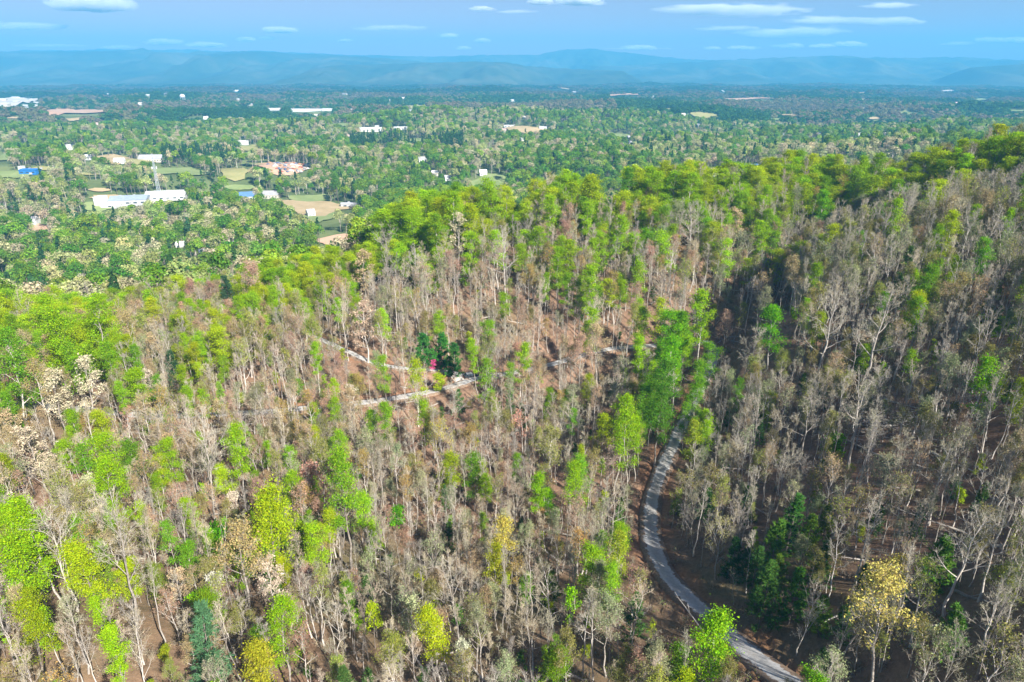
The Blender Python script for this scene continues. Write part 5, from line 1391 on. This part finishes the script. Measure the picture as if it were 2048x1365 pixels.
# ------------------------------------------------------------------ clouds: small bodies of thin white vapour, far beyond the mountains
def vapour(name, dens, amt, cut, sc, stretch):
    m, nt, out = new_mat(name)
    pv_ = N(nt, 'ShaderNodeVolumePrincipled'); pv_.inputs['Color'].default_value = (1, 1, 1, 1)
    tc = N(nt, 'ShaderNodeTexCoord'); mp = N(nt, 'ShaderNodeMapping'); mp.inputs['Scale'].default_value = stretch; nt.links.new(tc.outputs['Object'], mp.inputs[0])
    f = noise(nt, mp.outputs[0], sc, 5, .62)
    g0 = N(nt, 'ShaderNodeVectorMath', operation='SUBTRACT'); g0.inputs[1].default_value = (.5, .5, .42); nt.links.new(tc.outputs['Generated'], g0.inputs[0])
    ln = N(nt, 'ShaderNodeVectorMath', operation='LENGTH'); nt.links.new(g0.outputs[0], ln.inputs[0])
    fo = N(nt, 'ShaderNodeMapRange'); fo.inputs[1].default_value = .12; fo.inputs[2].default_value = .56; fo.inputs[3].default_value = 1.0; fo.inputs[4].default_value = 0.0; nt.links.new(ln.outputs['Value'], fo.inputs[0])
    ma = N(nt, 'ShaderNodeMath', operation='MULTIPLY_ADD'); ma.inputs[1].default_value = amt; nt.links.new(f, ma.inputs[0]); nt.links.new(fo.outputs[0], ma.inputs[2])
    mr = N(nt, 'ShaderNodeMapRange'); mr.inputs[1].default_value = cut; mr.inputs[2].default_value = cut + .9; mr.inputs[4].default_value = dens
    nt.links.new(ma.outputs[0], mr.inputs[0]); nt.links.new(mr.outputs[0], pv_.inputs['Density']); nt.links.new(pv_.outputs[0], out.inputs['Volume']); return m
cm_ = vapour('cloud_vapour', .020, 2.2, 1.25, .0065, (1, 1, 1.5)); cm2 = vapour('thin_cloud_vapour', .0075, 2.8, 1.62, .0028, (.45, 1, 2.6))
def ico(sub):
    import bmesh
    bm = bmesh.new(); bmesh.ops.create_icosphere(bm, subdivisions=sub, radius=1.0)
    v = np.array([x.co[:] for x in bm.verts]); t = np.array([[q.index for q in f.verts] for f in bm.faces]); bm.free(); return v, t
IV, IT = ico(5)
def cloud(x, y, wpx, hpx, thin, label, seed):
    g = np.random.default_rng(seed); D = 24000.0; dr_ = ray(x, y); c_ = dr_ * (D / (dr_ @ np.array([0, 1.0, 0]))) + np.array([0, 0, ZC])
    wpx, hpx = wpx * 1.3, hpx * 1.45; a, h_ = wpx * D / FPX / 2, hpx * D / FPX / 2; dp = min(a, h_ * 2.5)
    # outline of a heap of round puffs
    n = 26 if not thin else 22
    cx_ = g.uniform(-.82, .82, n) * a; env = np.sqrt(1 - (cx_ / a) ** 2 * .9)
    C = np.column_stack([cx_, g.uniform(-.6, .6, n) * dp * env, g.uniform(-.25, .5, n) * h_ * env]); rr_ = h_ * g.uniform(.28, .62, n) * (.5 + .5 * env)
    if thin: C[:, 2] *= .5; C[:, 0] *= 1.05; C[:, 2] += (C[:, 0] / a) * h_ * g.uniform(-.4, .4)
    sc_ = np.array([1.0, 1.0, 1.0]); d = IV * np.array([a, dp, h_]); core = np.linalg.norm(d, axis=1) * .42; d /= np.linalg.norm(d, axis=1, keepdims=True)
    st_ = np.array([1 / (2.2 if not thin else 4.5), 1 / 1.6, 1.0])                       # puffs are a little flattened
    dv = d * st_; Cs = C * st_; A2 = (dv ** 2).sum(1)[:, None]; B2 = dv @ Cs.T; K = ((Cs ** 2).sum(1) - rr_ ** 2)[None]
    disc = B2 ** 2 - A2 * K; ex = np.where(disc > 0, (B2 + np.sqrt(np.maximum(disc, 0))) / A2, 0); r_ = np.maximum(core, ex.max(1))
    v = d * r_[:, None]; v[:, 2] = np.where(v[:, 2] < -.22 * h_, -.22 * h_ + (v[:, 2] + .22 * h_) * .35, v[:, 2])
    o = obj('cloud', mk_mesh('cloud', v, None, IT, [cm2 if thin else cm_], smooth=True), loc=c_)
    tag(o, label, 'cloud')
CL = [(185,12,130,34,0,'largest white cloud at the top left'), (45,55,120,22,1,'thin veil of cloud at the left edge'), (555,63,58,15,0,'small round cloud at the upper left of centre'), (330,87,60,15,0,'white cloud just above the left mountains'), (418,92,66,13,0,'flat white cloud right of another above the left ridge'),
 (495,81,28,10,0,'tiny cloud left of a small round one'), (532,77,24,7,0,'tiniest cloud beneath the small round one'), (688,82,22,7,0,'tiny white cloud over the left ridge end'), (770,58,125,15,1,'long thin cloud streak left of centre'), (895,74,28,11,0,'small cloud left of the peak, middle one'), (965,83,22,9,0,'small cloud nearer the peak'),
 (926,98,20,8,0,'tiny low cloud left of the peak'), (965,20,40,11,0,'narrow cloud near the top centre'), (1030,24,60,10,1,'faint cloud tail near the top centre'), (1080,6,36,16,0,'cloud touching the top edge, left part'), (1150,6,80,20,0,'cloud touching the top edge, right part'), (1270,98,120,7,1,'thin white cloud bank behind the peak'), (1278,98,64,11,0,'white cloud right of the peak'),
 (1470,24,170,32,1,'broad wispy cloud at the top right of centre'), (1400,20,130,24,1,'wispy cloud band at the top, left part'), (1570,68,160,25,1,'broad flat veil of cloud at the right'), (1445,58,90,14,1,'small streak cloud below the broad wispy one'), (1775,13,76,15,1,'bright streak cloud at the top right'), (1655,42,110,20,1,'soft streak cloud in the right sky'), (1775,45,80,20,1,'soft short cloud in the right sky'),
 (1490,97,60,10,0,'low cloud above the right ridge, leftmost of a row'), (1575,94,50,12,0,'low cloud in the row above the right ridge'), (1640,94,44,10,0,'low cloud in the middle of the right row'), (1700,91,46,14,0,'low cloud at the right end of the row'), (1915,88,40,10,1,'faint low cloud at the far right, left one'), (1980,82,44,12,0,'small cloud at the far right'), (2035,83,36,14,0,'cloud cut by the right edge'), (1425,98,26,8,0,'tiny low cloud right of the peak'), (230,96,60,10,1,'low haze-pale cloud over the left ridge'), (90,92,120,10,1,'pale low cloud bank at the left')]
for k, a in enumerate(CL): cloud(*a, 300 + k)
